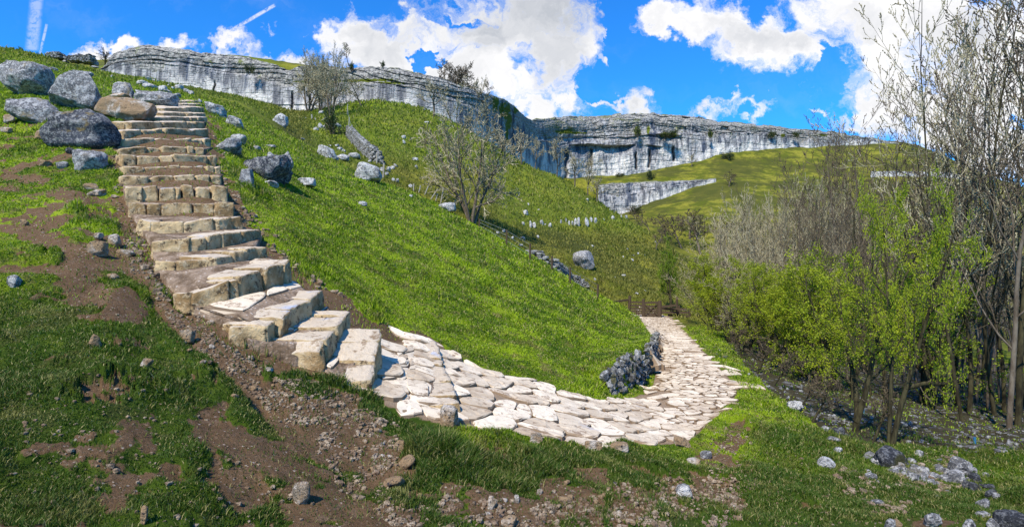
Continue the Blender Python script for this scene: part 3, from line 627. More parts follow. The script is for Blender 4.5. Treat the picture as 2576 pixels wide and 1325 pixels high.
_g = random.Random(8); pile = []
for _i in range(70):
    _x = _g.gauss(2330, 80); _y = 1192+(_x-2330)*.18+_g.gauss(0, 22); _s = _g.uniform(12, 30)
    if 2120 < _x < 2520 and 1140 < _y < 1300: pile.append((_x, _y-_s*.7, _y, _s))
scatter(pile, 'rock', 'middling grey stone lying loose in the pile at the wood edge', 'loose stones of the pile at the wood edge', 'stone', 3)
scatter([(_g.uniform(1900, 2300), 0, 0, _g.uniform(7, 13)) for _ in range(0)], 'rock', '', '')
bst = []
for _i in range(40):
    _x = _g.uniform(400, 1000); _y = 800+(_x-400)*.62+_g.gauss(0, 38); _s = _g.uniform(8, 20); bst.append((_x, _y-_s*.7, _y, _s))
scatter(bst, 'warm', 'buff stone lying loose in the gravel gully below the steps', 'loose buff stones of the gully', 'stone', 3)
bst = []
for _i in range(45):
    _x = _g.uniform(1000, 1860); _y = _g.gauss(1268, 30); _s = _g.uniform(8, 22)
    if 1200 < _y < 1322: bst.append((_x, _y-_s*.7, _y, _s))
scatter(bst, 'warm', 'buff stone lying loose on the bottom earth below the path', 'loose buff stones on the bottom earth', 'stone', 3)
# ------------------------------------------------------------------ rounded blocks for the steps
def boxgrid(n):
    t = np.linspace(-1, 1, n+1); V = []; Fc = []; key = {}
    def vid(p):
        k = tuple(np.round(p, 5))
        if k not in key: key[k] = len(V); V.append(p)
        return key[k]
    for ax in range(3):
        for sgn in (-1, 1):
            for i in range(n):
                for j in range(n):
                    q = []
                    for a, b in ((i, j), (i+1, j), (i+1, j+1), (i, j+1)):
                        p = np.zeros(3); p[ax] = sgn; p[(ax+1) % 3] = t[a]; p[(ax+2) % 3] = t[b]; q.append(vid(p))
                    Fc.append(q if sgn > 0 else q[::-1])
    return np.array(V), np.array(Fc)
BG_ = boxgrid(12)
def block_piece(A, B, hA, hB, depth, below, seed, back=None, rad=.035, amp=.016):
    """A-B: foot of the front face, left to right; returns world verts, faces"""
    A = np.array(A, float); B = np.array(B, float); g = np.random.default_rng(seed)
    ax = B-A; ax[2] = 0; Lx = np.linalg.norm(ax); ax /= Lx
    if back is None: back = np.array((-ax[1], ax[0], 0))
    V, Fc = BG_; hd = np.array((Lx/2, depth/2, (max(hA, hB)+below)/2)); C = V*hd
    r = min(rad, hd.min()*.5); inn = np.clip(C, -(hd-r), hd-r); d = C-inn; nn = np.linalg.norm(d, axis=1)[:, None]; C = inn+d/np.maximum(nn, 1e-9)*r
    o = g.uniform(-99, 99, 3)
    C = C+np.stack([fbm(C*3.2+o+7*k, 4, seed+k, .6) for k in range(3)], -1)*amp*np.array((1.0, 1.7, .9))
    # a slanted break on the front, a worn corner
    C[:, 1] += (C[:, 2]/hd[2])*g.uniform(0, .02)+(C[:, 0]/hd[0])*g.uniform(-.015, .015)
    for _k in range(7):      # knocked-off corners and edges
        sgn = np.array((g.choice((-1, 1)), -1 if g.random() < .75 else 1, g.choice((-1, 1), p=(.3, .7)))); n_ = np.abs(g.normal(size=3))*np.array((1, 1, .8))+.08; n_ = n_*sgn; n_ /= np.linalg.norm(n_)
        far = np.abs(n_)@hd; dd_ = far-g.uniform(.008, .040); e_ = C@n_-dd_; C = C-np.clip(e_, 0, None)[:, None]*n_
    C[:, 2] += (C[:, 0]/hd[0])*g.uniform(-.02, .02)
    u = (C[:, 0]/hd[0]+1)/2; zb = A[2]+(B[2]-A[2])*u; ht = hA+(hB-hA)*u
    w_ = (C[:, 2]+hd[2])/(2*hd[2])
    X = A[None]+ax[None]*(C[:, 0]+Lx/2)[:, None]+back[None]*(C[:, 1]+depth/2)[:, None]
    X[:, 2] = zb-below+(ht+below)*w_
    return X, Fc
MAT_EARTH = None
def mat_earth():
    t = NT('trodden_earth', .95, .1); p = t.pos(); a = t.noise(p, 5, 5, .65); f = t.noise(p, 40, 5, .75)
    c = t.mix(t.sstep(a, .35, .65), (.13, .085, .05), (.31, .225, .155)); c = t.mix(t.sstep(f, .55, .7), c, (.40, .31, .23))
    v = t.voro(p, 22); c = t.mix(t.math('MULTIPLY', t.sstep(v, .3, .2), t.sstep(a, .5, .56)), c, (.50, .42, .35))
    t.bump(t.math('ADD', f, t.math('MULTIPLY', v, -.8)), .8, .03); return t.out(c)
M['earth'] = mat_earth()
mids = []
for s in STEPS:
    mids.append(FOOT[s[0]])
def polyat(P, t):
    P = np.array(P, float); d = np.concatenate(([0], np.cumsum(np.linalg.norm(np.diff(P[:, :2], axis=0), axis=1)))); d /= d[-1]
    return np.array([np.interp(t, d, P[:, k]) for k in range(P.shape[1])])
for si, (nm, pts, nb, dep, word) in enumerate(STEPS):
    W = np.array([np.concatenate((p, [(q[2]-q[1])/F*p[1]])) for p, q in zip(mids[si], pts)])
    # keep the foot line straight enough in depth
    W[:, 1] = smooth1(W[None, :, 1], .6, 1)[0] if len(W) > 2 else W[:, 1]
    for i, q in enumerate(pts): W[i, 0] = (q[0]-CX)/F*W[i, 1]; W[i, 2] = (CY-q[2])/F*W[i, 1]; W[i, 3] = (q[2]-q[1])/F*W[i, 1]
    mid = polyat(W, .5)
    root = empty('stone_step', mid[:3])
    tag(root, f'{word} of the rough buff stone steps, counted up from the paved path', 'step', 'steps of the pitched stone stairway')
    def child(mb_v, Fs, name, mat, sm=False):
        me = npmesh(name, mb_v-mid[:3], Fs, sm); return link(name, me, M[mat], root)
    cuts = np.concatenate(([0], np.cumsum([.45+h1(si, k)*1.3 for k in range(nb)]))); cuts /= cuts[-1]
    # tread behind the riser: earth and small stones, level with the top
    if si+1 < len(STEPS):
        up = polyat(np.array(mids[si+1]), .5); tread = min(2.2, np.linalg.norm((up-mid[:3])[:2])+.12)
    else: tread = 1.0
    g = 10; gw = 24; tv = []
    for j in range(g+1):
        for i in range(gw+1):
            q = polyat(W, min(1, max(0, i/gw)))
            nx = polyat(np.array(mids[si+1]), i/gw) if si+1 < len(STEPS) else None
            q2 = polyat(W, min(1, i/gw+.02)); q1 = polyat(W, max(0, i/gw-.02)); ax = (q2-q1)[:2]; ax /= np.linalg.norm(ax)+1e-9
            bk = np.array((-ax[1], ax[0])); dd = dep*.45+(tread-dep*.45)*j/g
            zt_ = q[2]+q[3]-.018+.012*mn.noise((q[0]*5, (q[1]+dd)*5, si))-.03*(i in (0, gw))
            xx_, yy_ = q[0]+bk[0]*dd, q[1]+bk[1]*dd
            if nx is not None:
                f_ = j/g; xx_ = (q[0]+bk[0]*dep*.45)*(1-f_)+(nx[0])*f_; yy_ = (q[1]+bk[1]*dep*.45)*(1-f_)+(nx[1]+.05)*f_; zt_ = zt_*(1-f_)+(nx[2]+.0)*f_
            tv.append((xx_, yy_, zt_))
    tv = np.array(tv); ff = gridfaces(g+1, gw+1); n0 = len(tv); low = tv.copy(); low[:, 2] -= .35
    rim = []
    idx = np.arange(n0).reshape(g+1, gw+1)
    for e in (idx[0], idx[-1][::-1], idx[:, 0][::-1], idx[:, -1]):
        rim.append(np.stack((e[1:], e[:-1], e[:-1]+n0, e[1:]+n0), 1))
    child(np.concatenate((tv, low)), [ff, np.concatenate(rim)], 'earth_tread', 'earth', True)
    if nm in 'TSRQ':      # flat stones bedded in the tread
        tg = np.array(tv).reshape(g+1, gw+1, 3); gp = np.random.default_rng(900+si); wlen = np.linalg.norm((W[-1]-W[0])[:2]); cs_ = .31 if nm in 'TSR' else .34; ncx = max(3, int(wlen/cs_)); ncy = max(1, int(round((tread-dep*.6)/cs_))); pv = MB()
        jx = gp.uniform(-.3, .3, (ncy+1, ncx+1)); jy = gp.uniform(-.3, .3, (ncy+1, ncx+1))
        def tp(u, f):
            c = np.clip(u, 0, 1)*gw; r_ = np.clip(f, 0, 1)*g; c0 = min(int(c), gw-1); r0 = min(int(r_), g-1); return (tg[r0, c0]*(1-(r_-r0))+tg[r0+1, c0]*(r_-r0))*(1-(c-c0))+(tg[r0, c0+1]*(1-(r_-r0))+tg[r0+1, c0+1]*(r_-r0))*(c-c0)
        f0 = .55*dep/max(tread-.45*dep, .1)
        for a_ in range(ncx):
            for b_ in range(ncy):
                if gp.random() < (.03 if nm == 'T' else .08 if nm in 'SR' else .35): continue
                cn = [((q_[0]+jx[q_[1], q_[0]])/ncx, f0+(1-f0)*(q_[1]+jy[q_[1], q_[0]])/ncy) for q_ in ((a_, b_), (a_+1, b_), (a_+1, b_+1), (a_, b_+1))]
                P_ = np.array([tp(*c_) for c_ in cn]); ring = []
                for e in range(4):
                    for t_ in (0, .25, .5, .75): ring.append(P_[e]*(1-t_)+P_[(e+1) % 4]*t_)
                ring = np.array(ring); ring = .6*ring+.2*(np.roll(ring, 1, 0)+np.roll(ring, -1, 0)); c0_ = ring.mean(0); ring = c0_+(ring-c0_)*gp.uniform(.90, .97, (16, 1)); z_ = np.array((0, 0, 1.)); up_ = .012+.02*gp.random()
                Vp = np.concatenate((ring-z_*.05, ring+z_*(up_-.008), c0_+(ring-c0_)*.93+z_*up_, [c0_+z_*(up_+.004)])); I_ = np.arange(16); J_ = (I_+1) % 16
                pv.add(Vp-mid[:3], [np.concatenate([np.stack((I_+k_*16, J_+k_*16, J_+(k_+1)*16, I_+(k_+1)*16), 1) for k_ in (0, 1)]), np.stack((I_+32, J_+32, np.full(16, 48)), 1)], gp.random())
        if pv.n: pv.build('paving', M['flag'], root)
    for k in range(nb):
        a, b = cuts[k]+.004, cuts[k+1]-.004
        A = polyat(W, a); B = polyat(W, b); j = (h1(si, k, 3)-.5)
        A = A.copy(); B = B.copy()
        ax = (B-A)[:2]; ax /= np.linalg.norm(ax); bk = np.array((-ax[1], ax[0])); A[:2] += bk*j*(.06 if si > 8 else .03); B[:2] += bk*j*(.06 if si > 8 else .03)
        dd = dep*(.85+.5*h1(si, k, 5)); hh = 1+(h1(si, k, 8)-.5)*(.22 if si > 8 else .07)
        V, Fs = block_piece(A[:3], B[:3], A[3]*hh, B[3]*hh, dd, .12, si*40+k, rad=.014 if A[1] < 9 else .03, amp=.030)
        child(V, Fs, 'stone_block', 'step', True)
# ------------------------------------------------------------------ flagstone path
def pathpts(P, ymins):
    out = []
    for i, (x, y) in enumerate(P):
        out.append(hit(x, y, ymins(i)))
    return np.array(out)
U = np.array(U0); Lw = np.array(L0)
# bring it on to and past the gate
U = np.vstack((U, [at(1590, 787, 42)])); Lw = np.vstack((Lw, [at(1652, 788, 42)]))
U[:, 2] = np.minimum(gz(U[:, 0], U[:, 1]), U[:, 2]+.3)
g = np.random.default_rng(5)
C_ = (U+Lw)/2; ds = np.concatenate(([0], np.cumsum(np.linalg.norm(np.diff(C_[:, :2], axis=0), axis=1))))
seeds = []; real = []
s = .0; row = 0
def uv(s_, w_):
    a = np.array([np.interp(s_, ds, U[:, k]) for k in range(2)]); b = np.array([np.interp(s_, ds, Lw[:, k]) for k in range(2)]); return a+(b-a)*w_
while s < ds[-1]:
    a, b = uv(s, 0), uv(s, 1); wid = np.linalg.norm(b-a); size = (.47 if s < 11 else .44)*g.uniform(.85, 1.2)
    n = max(2, int(round(wid/size)))
    for k in range(-1, n+1):
        w_ = (k+.5+g.uniform(-.40, .40))/n; p = uv(s+g.uniform(-.17, .17), w_)
        seeds.append(p); real.append(0 <= k < n)
    s += size*g.uniform(.6, 1.05)*(.86 if s < 12 else 1.0); row += 1
seeds = np.array(seeds); real = np.array(real)
def cell(i):
    p = seeds[i]; d = seeds-p; dist = np.hypot(d[:, 0], d[:, 1]); nb = np.argsort(dist)[1:18]
    poly = [p+np.array(c)*.55 for c in ((-1, -1), (1, -1), (1, 1), (-1, 1))]
    for j in nb:
        n_ = d[j]; m_ = p+n_/2; out = []
        for a in range(len(poly)):
            P_, Q_ = poly[a], poly[(a+1) % len(poly)]; sp = (P_-m_)@n_; sq = (Q_-m_)@n_
            if sp <= 0: out.append(P_)
            if sp*sq < 0: out.append(P_+(Q_-P_)*sp/(sp-sq))
        poly = out
        if len(poly) < 3: return None
    return np.array(poly)
mb = MB(); 
for i in np.nonzero(real)[0]:
    po = cell(i)
    if po is None: continue
    c = po.mean(0); gap = .002+.005*g.random()
    pts = []
    for a in range(len(po)):
        P_, Q_ = po[a], po[(a+1) % len(po)]; e = Q_-P_; l = np.linalg.norm(e)
        if l < .03: continue
        k = max(1, int(l/.09))
        for t in range(k):
            q = P_+e*(t+.0)/k; pts.append(q)
    pts = np.array(pts)
    if len(pts) < 4: continue
    v = pts-c; r = np.linalg.norm(v, axis=1); q = c+v*((r-gap-g.uniform(0, .007, len(r)))/r)[:, None]
    q = .6*q+.2*(np.roll(q, 1, 0)+np.roll(q, -1, 0))
    q = c+(q-c)*1.035
    q += g.normal(0, .006, q.shape)
    if r.max()/r.mean() > 1.75: continue
    zc = gz(c[:1], c[1:])[0]; zz = gz(q[:, 0], q[:, 1]); tx, ty = g.normal(0, .012, 2)
    lift = .022+.016*g.random(); base = .7*zz+.3*zc+((q-c)@np.array((tx, ty)))+lift
    n_ = len(q); inn = c+(q-c)*.95; in2 = c+(q-c)*.5
    V = np.concatenate((np.c_[q, base-.14], np.c_[q, base-.014+g.normal(0, .003, n_)], np.c_[inn, base+g.normal(0, .003, n_)], np.c_[in2, base*.6+(zc+lift)*.4+g.normal(0, .004, n_)], [[c[0], c[1], zc+lift+.002]]))
    I = np.arange(n_); J = (I+1) % n_; fq = np.concatenate([np.stack((I+a*n_, J+a*n_, J+(a+1)*n_, I+(a+1)*n_), 1) for a in range(3)])
    mb.add(V, [fq, np.stack((I+3*n_, J+3*n_, np.full(n_, 4*n_)), 1)], g.random())
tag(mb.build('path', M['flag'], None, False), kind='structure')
# big edge stones standing proud along the lower rim of the path
for k, (xx, y0, y1, w, lb) in enumerate([(1132,1008,1072,52,'white lichened kerb block at the end of the lowest step'),(1345,1078,1106,40,'squat kerb stone at the lower rim of the path, first right of the lowest step'),
     (1492,1096,1128,46,'squat kerb stone at the middle of the lower path rim'),(1556,1100,1128,50,'broad kerb stone right of the middle one on the lower path rim'),(1718,1088,1118,44,'last kerb stone where the path begins to bend away')]):
    rock(xx, y0+10, y1+8, w, 'warm', lb, 'kerb stones of the path', seed=400+k, sub=4, name='kerb_stone', cat='stone', block=.8, depth=.7, cuts=5, rough=.05, sink=.2)
# loose gravel: uncountable
def gravel(polys, n, smin, smax, name, mat, lim=26, ymin=0, bg=3):
    mbg = MB(); V0, F0 = ico(1); V0 = V0; gg = np.random.default_rng(bg); vs = []; k = 0
    xs_ = [p[0] for q in polys for p in q]; ys_ = [p[1] for q in polys for p in q]
    allV = []; allF = []; rn = []
    while k < n:
        x = gg.uniform(min(xs_), max(xs_)); y = gg.uniform(min(ys_), max(ys_))
        if not any(inpoly(np.array([x]), np.array([y]), q)[0] for q in polys): continue
        if mn.noise((x*.02, y*.03, bg)) < gg.uniform(-.35, .35): continue
        P = hit(x, y, ymin)
        if P[1] > lim: continue
        if gg.random() > P[1]/8: continue
        s_ = smin*(smax/smin)**(gg.random()**2.2); s3 = s_*gg.uniform(.6, 1.2, 3)*np.array((1, 1, .7))
        if h1(x, y) < .5: v = V0*s3
        else: v = np.sign(V0)*np.abs(V0)**.6*s3
        a = gg.uniform(0, 6.28); ca, sa = math.cos(a), math.sin(a); v = v+gg.normal(0, s_*.13, v.shape)
        v = np.stack((v[:, 0]*ca-v[:, 1]*sa, v[:, 0]*sa+v[:, 1]*ca, v[:, 2]), 1)
        mbg.add(v+P+np.array((0, 0, s_*.25)), F0, gg.random()); k += 1
    return mbg.build(name, M[mat], None, False)
tag(gravel([[(370,700),(440,720),(560,860),(700,950),(830,960),(1000,1060),(1020,1100),(900,1100),(800,1140),(700,1060),(600,960),(500,900),(430,820)],[(300,560),(360,560),(380,700),(330,690)]], 3200, .005, .024, 'gravel', 'gravel'), 'loose buff gravel filling the gully below the steps', 'gravel', kind='stuff')
tag(gravel([[(283,330),(312,330),(300,420),(312,500),(345,570),(380,640),(425,760),(385,740),(345,650),(300,560),(280,450)],[(535,330),(560,340),(575,450),(640,540),(745,650),(830,725),(895,770),(880,790),(740,680),(600,560),(560,480)]], 420, .015, .06, 'rubble', 'gravel', bg=21), 'small broken stones along both edges of the stairway', 'rubble', kind='stuff')
tag(gravel([[(820,1150),(1000,1100),(1010,1240),(1200,1260),(1500,1250),(1600,1200),(1860,1200),(1870,1330),(1000,1330),(850,1230)]], 2600, .006, .026, 'gravel', 'gravel', bg=9), 'loose buff gravel scattered on the bottom earth', 'gravel', kind='stuff')
tag(gravel([[(1790,1090),(1880,1060),(1910,1200),(1880,1300),(1780,1250)]], 500, .006, .022, 'gravel', 'gravel', bg=10), 'fine gravel on the trodden side track', 'gravel', kind='stuff')
tag(gravel([[(60,560),(200,600),(290,730),(330,830),(240,840),(100,650)],[(0,1000),(330,850),(560,1100),(900,1325),(0,1325)],[(250,480),(330,520),(300,600),(200,560)]], 420, .005, .02, 'gravel', 'gravel', bg=11), 'small stones scattered over the near bank', 'gravel', kind='stuff')
tag(gravel([[(2120,1160),(2300,1190),(2450,1180),(2480,1230),(2380,1240),(2250,1230),(2130,1250),(2100,1200)],[(2250,1140),(2400,1130),(2440,1170),(2420,1200),(2300,1180)],[(2180,1250),(2300,1260),(2280,1300),(2150,1290)]], 500, .012, .045, 'rubble', 'gravel', bg=12), 'pale rubble heaped round the larger stones at the wood edge', 'rubble', kind='stuff')
tag(gravel([[(1960,990),(2060,1060),(2200,1110),(2400,1150),(2576,1130),(2576,980),(2200,960),(2000,930),(1850,880),(1790,850),(1800,900)]], 800, .012, .06, 'rubble', 'wall', 40, bg=13), 'grey rubble and leaf litter on the woodland floor', 'rubble', kind='stuff')
tag(gravel([[(1840,1080),(1960,1010),(2150,1120),(2450,1250),(2560,1325),(1900,1325)]], 600, .005, .018, 'gravel', 'gravel', bg=14), 'tiny white stones scattered in the green verge', 'gravel', kind='stuff')

# ------------------------------------------------------------------ dry stone walls
def stone_wall(name, foot, heights, size, label, cat='wall', mat='wall', thick=.5, seed=0, ragged=.15):
    """foot: world points along the wall; courses of separate stones in ONE mesh"""
    g = np.random.default_rng(seed); foot = np.array(foot, float); hs = np.array(heights, float)
    d = np.concatenate(([0], np.cumsum(np.linalg.norm(np.diff(foot[:, :2], axis=0), axis=1)))); mbw = MB(); V0, F0 = ico(2)
    z = 0; course = 0
    while z < hs.max():
        s_ = g.uniform(0, size)
        while s_ < d[-1]:
            w_ = size*g.uniform(.7, 1.5); H = np.interp(s_, d, hs)*(1+ragged*mn.noise((s_*.8, seed, 0)))
            if z < H:
                for side in (0, 1):
                    p = np.array([np.interp(s_+w_/2, d, foot[:, k]) for k in range(3)]); q = np.array([np.interp(s_+w_/2+.2, d, foot[:, k]) for k in range(3)])
                    ax = (q-p)[:2]; ax /= np.linalg.norm(ax)+1e-9; nrm = np.array((-ax[1], ax[0])); off = (side-.5)*thick*(1-.35*z/max(hs.max(), .1))
                    v = np.sign(V0)*np.abs(V0)**.65*np.array((w_*.54, thick*.34, size*.36))+g.normal(0, size*.035, V0.shape)
                    X = np.stack((p[0]+ax[0]*v[:, 0]+nrm[0]*(v[:, 1]+off), p[1]+ax[1]*v[:, 0]+nrm[1]*(v[:, 1]+off), p[2]+z+v[:, 2]+g.normal(0, .02)), 1)
                    mbw.add(X, F0, g.random())
            s_ += w_
        z += size*.55; course += 1
    return tag(mbw.build(name, M[mat]), label, cat)
f = [hit(877, 322+20, 40), hit(885, 350, 40), hit(902, 372, 40), hit(922, 392, 40), hit(945, 407, 38), hit(965, 414, 36)]
stone_wall('drystone_wall', f, [1.3, 1.3, 1.25, 1.2, 1.1, .9], .34, 'grey drystone wall curving down the hillside under the left cliff', seed=1)
f = [hit(1328, 650, 26, 60), hit(1350, 668, 26, 60), hit(1385, 690, 26, 60), hit(1425, 704, 26, 60), hit(1455, 716, 26, 60), hit(1480, 722, 26, 60)]
stone_wall('ruined_wall', f, [.45, .55, .5, .6, .6, .35], .2, 'tumbled grey stone wall showing behind the ridge below the lone boulder', seed=2, ragged=.6, thick=.6)
f = [at(120, 148, 41), at(158, 148, 41)]
stone_wall('summit_wall', f, [.42, .42], .16, 'short square topped wall on the left skyline', seed=3)
f = [at(166, 152, 41), at(200, 156, 41), at(236, 160, 41)]
stone_wall('summit_wall', f, [.2, .4, .8], .16, 'broken stone wall on the skyline left of the lone bush', seed=4, ragged=.5)
# retaining wall beside the path: upright stones set into the bank
mbr = MB(); g = np.random.default_rng(77); V0, F0 = ico(3)
FT = np.array([(1528,992,9.0),(1560,988,9.5),(1600,978,10.6),(1622,964,11.8),(1638,947,13.1),(1645,925,14.6),(1650,893,18.0)]); TP = np.array([(1526,935,9.1),(1545,915,9.55),(1568,893,10.1),(1604,884,10.9),(1640,857,13.6),(1648,846,15),(1652,836,18.4)])
nu = 40
for iu in range(nu):
    u = (iu+.5)/nu; a = np.array([np.interp(u, np.linspace(0, 1, len(FT)), FT[:, k]) for k in range(3)]); b = np.array([np.interp(u, np.linspace(0, 1, len(TP)), TP[:, k]) for k in range(3)])
    A = at(*a); B = at(*b); hgt = B[2]-A[2]; nv = max(2, int(hgt/.10))
    for iv in range(nv):
        v = (iv+g.uniform(.2, .8))/nv; p = A+(B-A)*v; sz = g.uniform(.055, .10)
        s3 = np.array((sz*.85, sz*.8, sz*g.uniform(.7, 1.5))); an = g.uniform(-.6, .6)
        V = V0.copy()
        for _ in range(9):
            n_ = g.normal(size=3); n_ /= np.linalg.norm(n_); V = V-np.clip(V@n_-g.uniform(.45, .75), 0, None)[:, None]*n_
        V = V*s3; V = np.stack((V[:, 0]*math.cos(an)-V[:, 2]*math.sin(an), V[:, 1], V[:, 0]*math.sin(an)+V[:, 2]*math.cos(an)), 1)
        mbr.add(V+p+np.array((0, -.04, 0))+g.normal(0, .03, 3), F0, g.random())
tag(mbr.build('retaining_wall', M['wall']), 'low wall of upright grey stones holding the green bank beside the path', 'wall')

# ------------------------------------------------------------------ bars, posts, gate
def bar(mbx, a, b, w, d=None, sides=4, up=(0, 0, 1), val=0):
    a = np.array(a, float); b = np.array(b, float); ax = b-a; l = np.linalg.norm(ax); ax /= l; d = d or w
    u = np.cross(ax, up); 
    if np.linalg.norm(u) < 1e-3: u = np.cross(ax, (0, 1, 0))
    u /= np.linalg.norm(u); v = np.cross(u, ax)
    n = 2; V = []
    if sides == 4:
        cs = [(-1, -1), (1, -1), (1, 1), (-1, 1)]
    else: cs = [(math.cos(6.283*i/sides), math.sin(6.283*i/sides)) for i in range(sides)]
    m = 5
    for k in range(m):
        c = a+(b-a)*k/(m-1); j = .06*w*(h1(k, l)-.5)
        for p in cs: V.append(c+u*(p[0]*w/2+j)+v*(p[1]*d/2-j))
    s_ = sides; Fq = [[k*s_+i, k*s_+(i+1) % s_, (k+1)*s_+(i+1) % s_, (k+1)*s_+i] for k in range(m-1) for i in range(s_)]
    if s_ == 4: Fq += [[3, 2, 1, 0], [(m-1)*4+i for i in range(4)]]; mbx.add(V, np.array(Fq), val)
    else:
        V += [a, b]; T = [[(i+1) % s_, i, m*s_] for i in range(s_)]+[[(m-1)*s_+i, (m-1)*s_+(i+1) % s_, m*s_+1] for i in range(s_)]
        mbx.add(V, [np.array(Fq), np.array(T)], val)
def one(name, mat, parent, *bars):
    m_ = MB()
    for b in bars: bar(m_, *b[:2], **b[2])
    org = np.array(parent.location) if parent is not None else 0
    m_.v = [np.asarray(v)-org for v in m_.v]
    return m_.build(name, M[mat], parent)
GY_ = 38.4
g0 = lambda x, y, dy=0: at(x, y, GY_+dy)
gt = empty('field_gate', g0(1638, 796)); tag(gt, 'brown wooden five bar gate closing the path below the olive hill', 'gate')
for y1_, y2_ in ((761.5, 760), (770.5, 770), (777, 777), (782.5, 783), (788.5, 789), (794, 794)):
    one('rail', 'wood', gt, (g0(1621, y1_), g0(1656, y2_), dict(w=.05, d=.13)))
one('brace', 'wood', gt, (g0(1621, 764, -.06), g0(1655, 793, -.06), dict(w=.04, d=.08)))
one('brace', 'wood', gt, (g0(1653, 763, -.09), g0(1622, 793, -.09), dict(w=.04, d=.06)))
one('stile', 'wood', gt, (g0(1655.5, 758, -.03), g0(1655.5, 796, -.03), dict(w=.09))); one('stile', 'wood', gt, (g0(1622, 760, -.03), g0(1622, 796, -.03), dict(w=.08)))
pn = empty('gate_hurdle', g0(1600, 792)); tag(pn, 'short wooden hurdle between the two posts left of the gate', 'hurdle')
for y in (759.5, 767.6, 775.6, 782, 788): one('rail', 'wood', pn, (g0(1584, y), g0(1618, y+.5), dict(w=.05, d=.12)))
for x, y in ((1599.5, 767), (1606.5, 780)): one('upright', 'wood', pn, (g0(x, y, -.05), g0(x, 793, -.05), dict(w=.06)))
for x0, y0_, x1, y1_, w_, lb in ((1582, 787, 1584.5, 744, .2, 'tall leaning gatepost left of the hurdle'), (1618, 795, 1618.5, 752, .2, 'gatepost between the hurdle and the gate'), (1660.5, 799, 1660, 756, .24, 'stout gatepost at the right of the gate')):
    o = MB(); bar(o, g0(x0, y0_+6), g0(x1, y1_), w_, sides=8); tag(o.build('gatepost', M['wood']), lb, 'post', 'gateposts across the path')
fn = empty('rail_fence', g0(1690, 800)); tag(fn, 'dark wooden rail fence running right from the gate into the trees', 'fence')
for a, b in (((1662, 772), (1704, 767)), ((1662, 777), (1728, 778)), ((1664, 785), (1732, 786)), ((1680, 792), (1734, 795)), ((1700, 800), (1736, 803)), ((1704, 807), (1738, 812))):
    one('rail', 'wood', fn, (g0(*a), g0(*b, -1.2), dict(w=.05, d=.15)))
for x, y0_, y1_ in ((1703, 746, 800), (1708, 768, 810), (1735, 772, 818)): one('post', 'wood', fn, (g0(x, y1_, -.5), g0(x, y0_, -.5), dict(w=.16, sides=6)))
o = MB(); bar(o, g0(1527, 760.5, -1), g0(1582, 754), .1, .12); tag(o.build('fence_rail', M['wood']), 'single slanting rail reaching left from the tall gatepost', 'rail')
# wire fence along the ridge
wf = empty('wire_fence', hit(1205, 573, 20)); tag(wf, 'dark upright posts of a wire fence following the ridge down to the gate', 'fence')
wp = []
for x, y0_, y1_ in ((1205.5, 550, 573), (1274, 577, 615), (1333, 612, 652), (1388, 644, 680), (1433.5, 671, 712), (1503, 714, 752)):
    P = hit(x, y1_, 20); Y = P[1]; one('post', 'wood', wf, (at(x, y1_+5, Y), at(x+1, y0_, Y), dict(w=.085, sides=6))); wp.append((x+.5, y0_, y1_, Y))
for f_ in (.08, .4, .75):
    one('wire', 'wire', wf, *[(at(a[0], a[1]+(a[2]-a[1])*f_, a[3]), at(b[0], b[1]+(b[2]-b[1])*f_, b[3]), dict(w=.012, sides=3)) for a, b in zip(wp, wp[1:])])
lf = empty('leaning_fence', hit(1108, 509, 20)); tag(lf, 'bleached fence posts leaning over by the bare ridge tree', 'fence')
wp = []
for x0, y0_, x1, y1_ in ((1040, 480, 1041, 462), (1053, 484, 1058, 466), (1067, 490, 1078, 468), (1082, 501, 1101, 476), (1095, 506, 1101, 487), (1108, 512, 1116, 472), (1136, 518, 1156, 488)):
    P = hit(x0, y0_, 20); one('post', 'post', lf, (at(x0, y0_+3, P[1]), at(x1, y1_, P[1]), dict(w=.09, sides=6))); wp.append((x0, y0_, x1, y1_, P[1]))
for f_ in (.35, .75):
    one('wire', 'wire', lf, *[(at(a[0]+(a[2]-a[0])*f_, a[1]+(a[3]-a[1])*f_, a[4]), at(b[0]+(b[2]-b[0])*f_, b[1]+(b[3]-b[1])*f_, b[4]), dict(w=.012, sides=3)) for a, b in zip(wp, wp[1:])])
hf = empty('hill_fence', hit(876, 322, 40)); tag(hf, 'thin poles and wire following the drystone wall up to the cliff', 'fence')
wp = []
for x, y0_, y1_ in ((873, 262, 290), (877, 295, 325), (884, 315, 345), (895, 338, 368), (908, 352, 380), (921, 365, 392), (934, 378, 404), (947, 386, 412), (964, 410, 446)):
    P = hit(x, y1_, 36); one('post', 'post', hf, (at(x, y1_+4, P[1]), at(x+2, y0_, P[1]), dict(w=.13, sides=5))); wp.append((x+1, y0_, y1_, P[1]))
one('wire', 'wire', hf, *[(at(a[0], a[1]+3, a[3]), at(b[0], b[1]+3, b[3]), dict(w=.03, sides=3)) for a, b in zip(wp, wp[1:])])
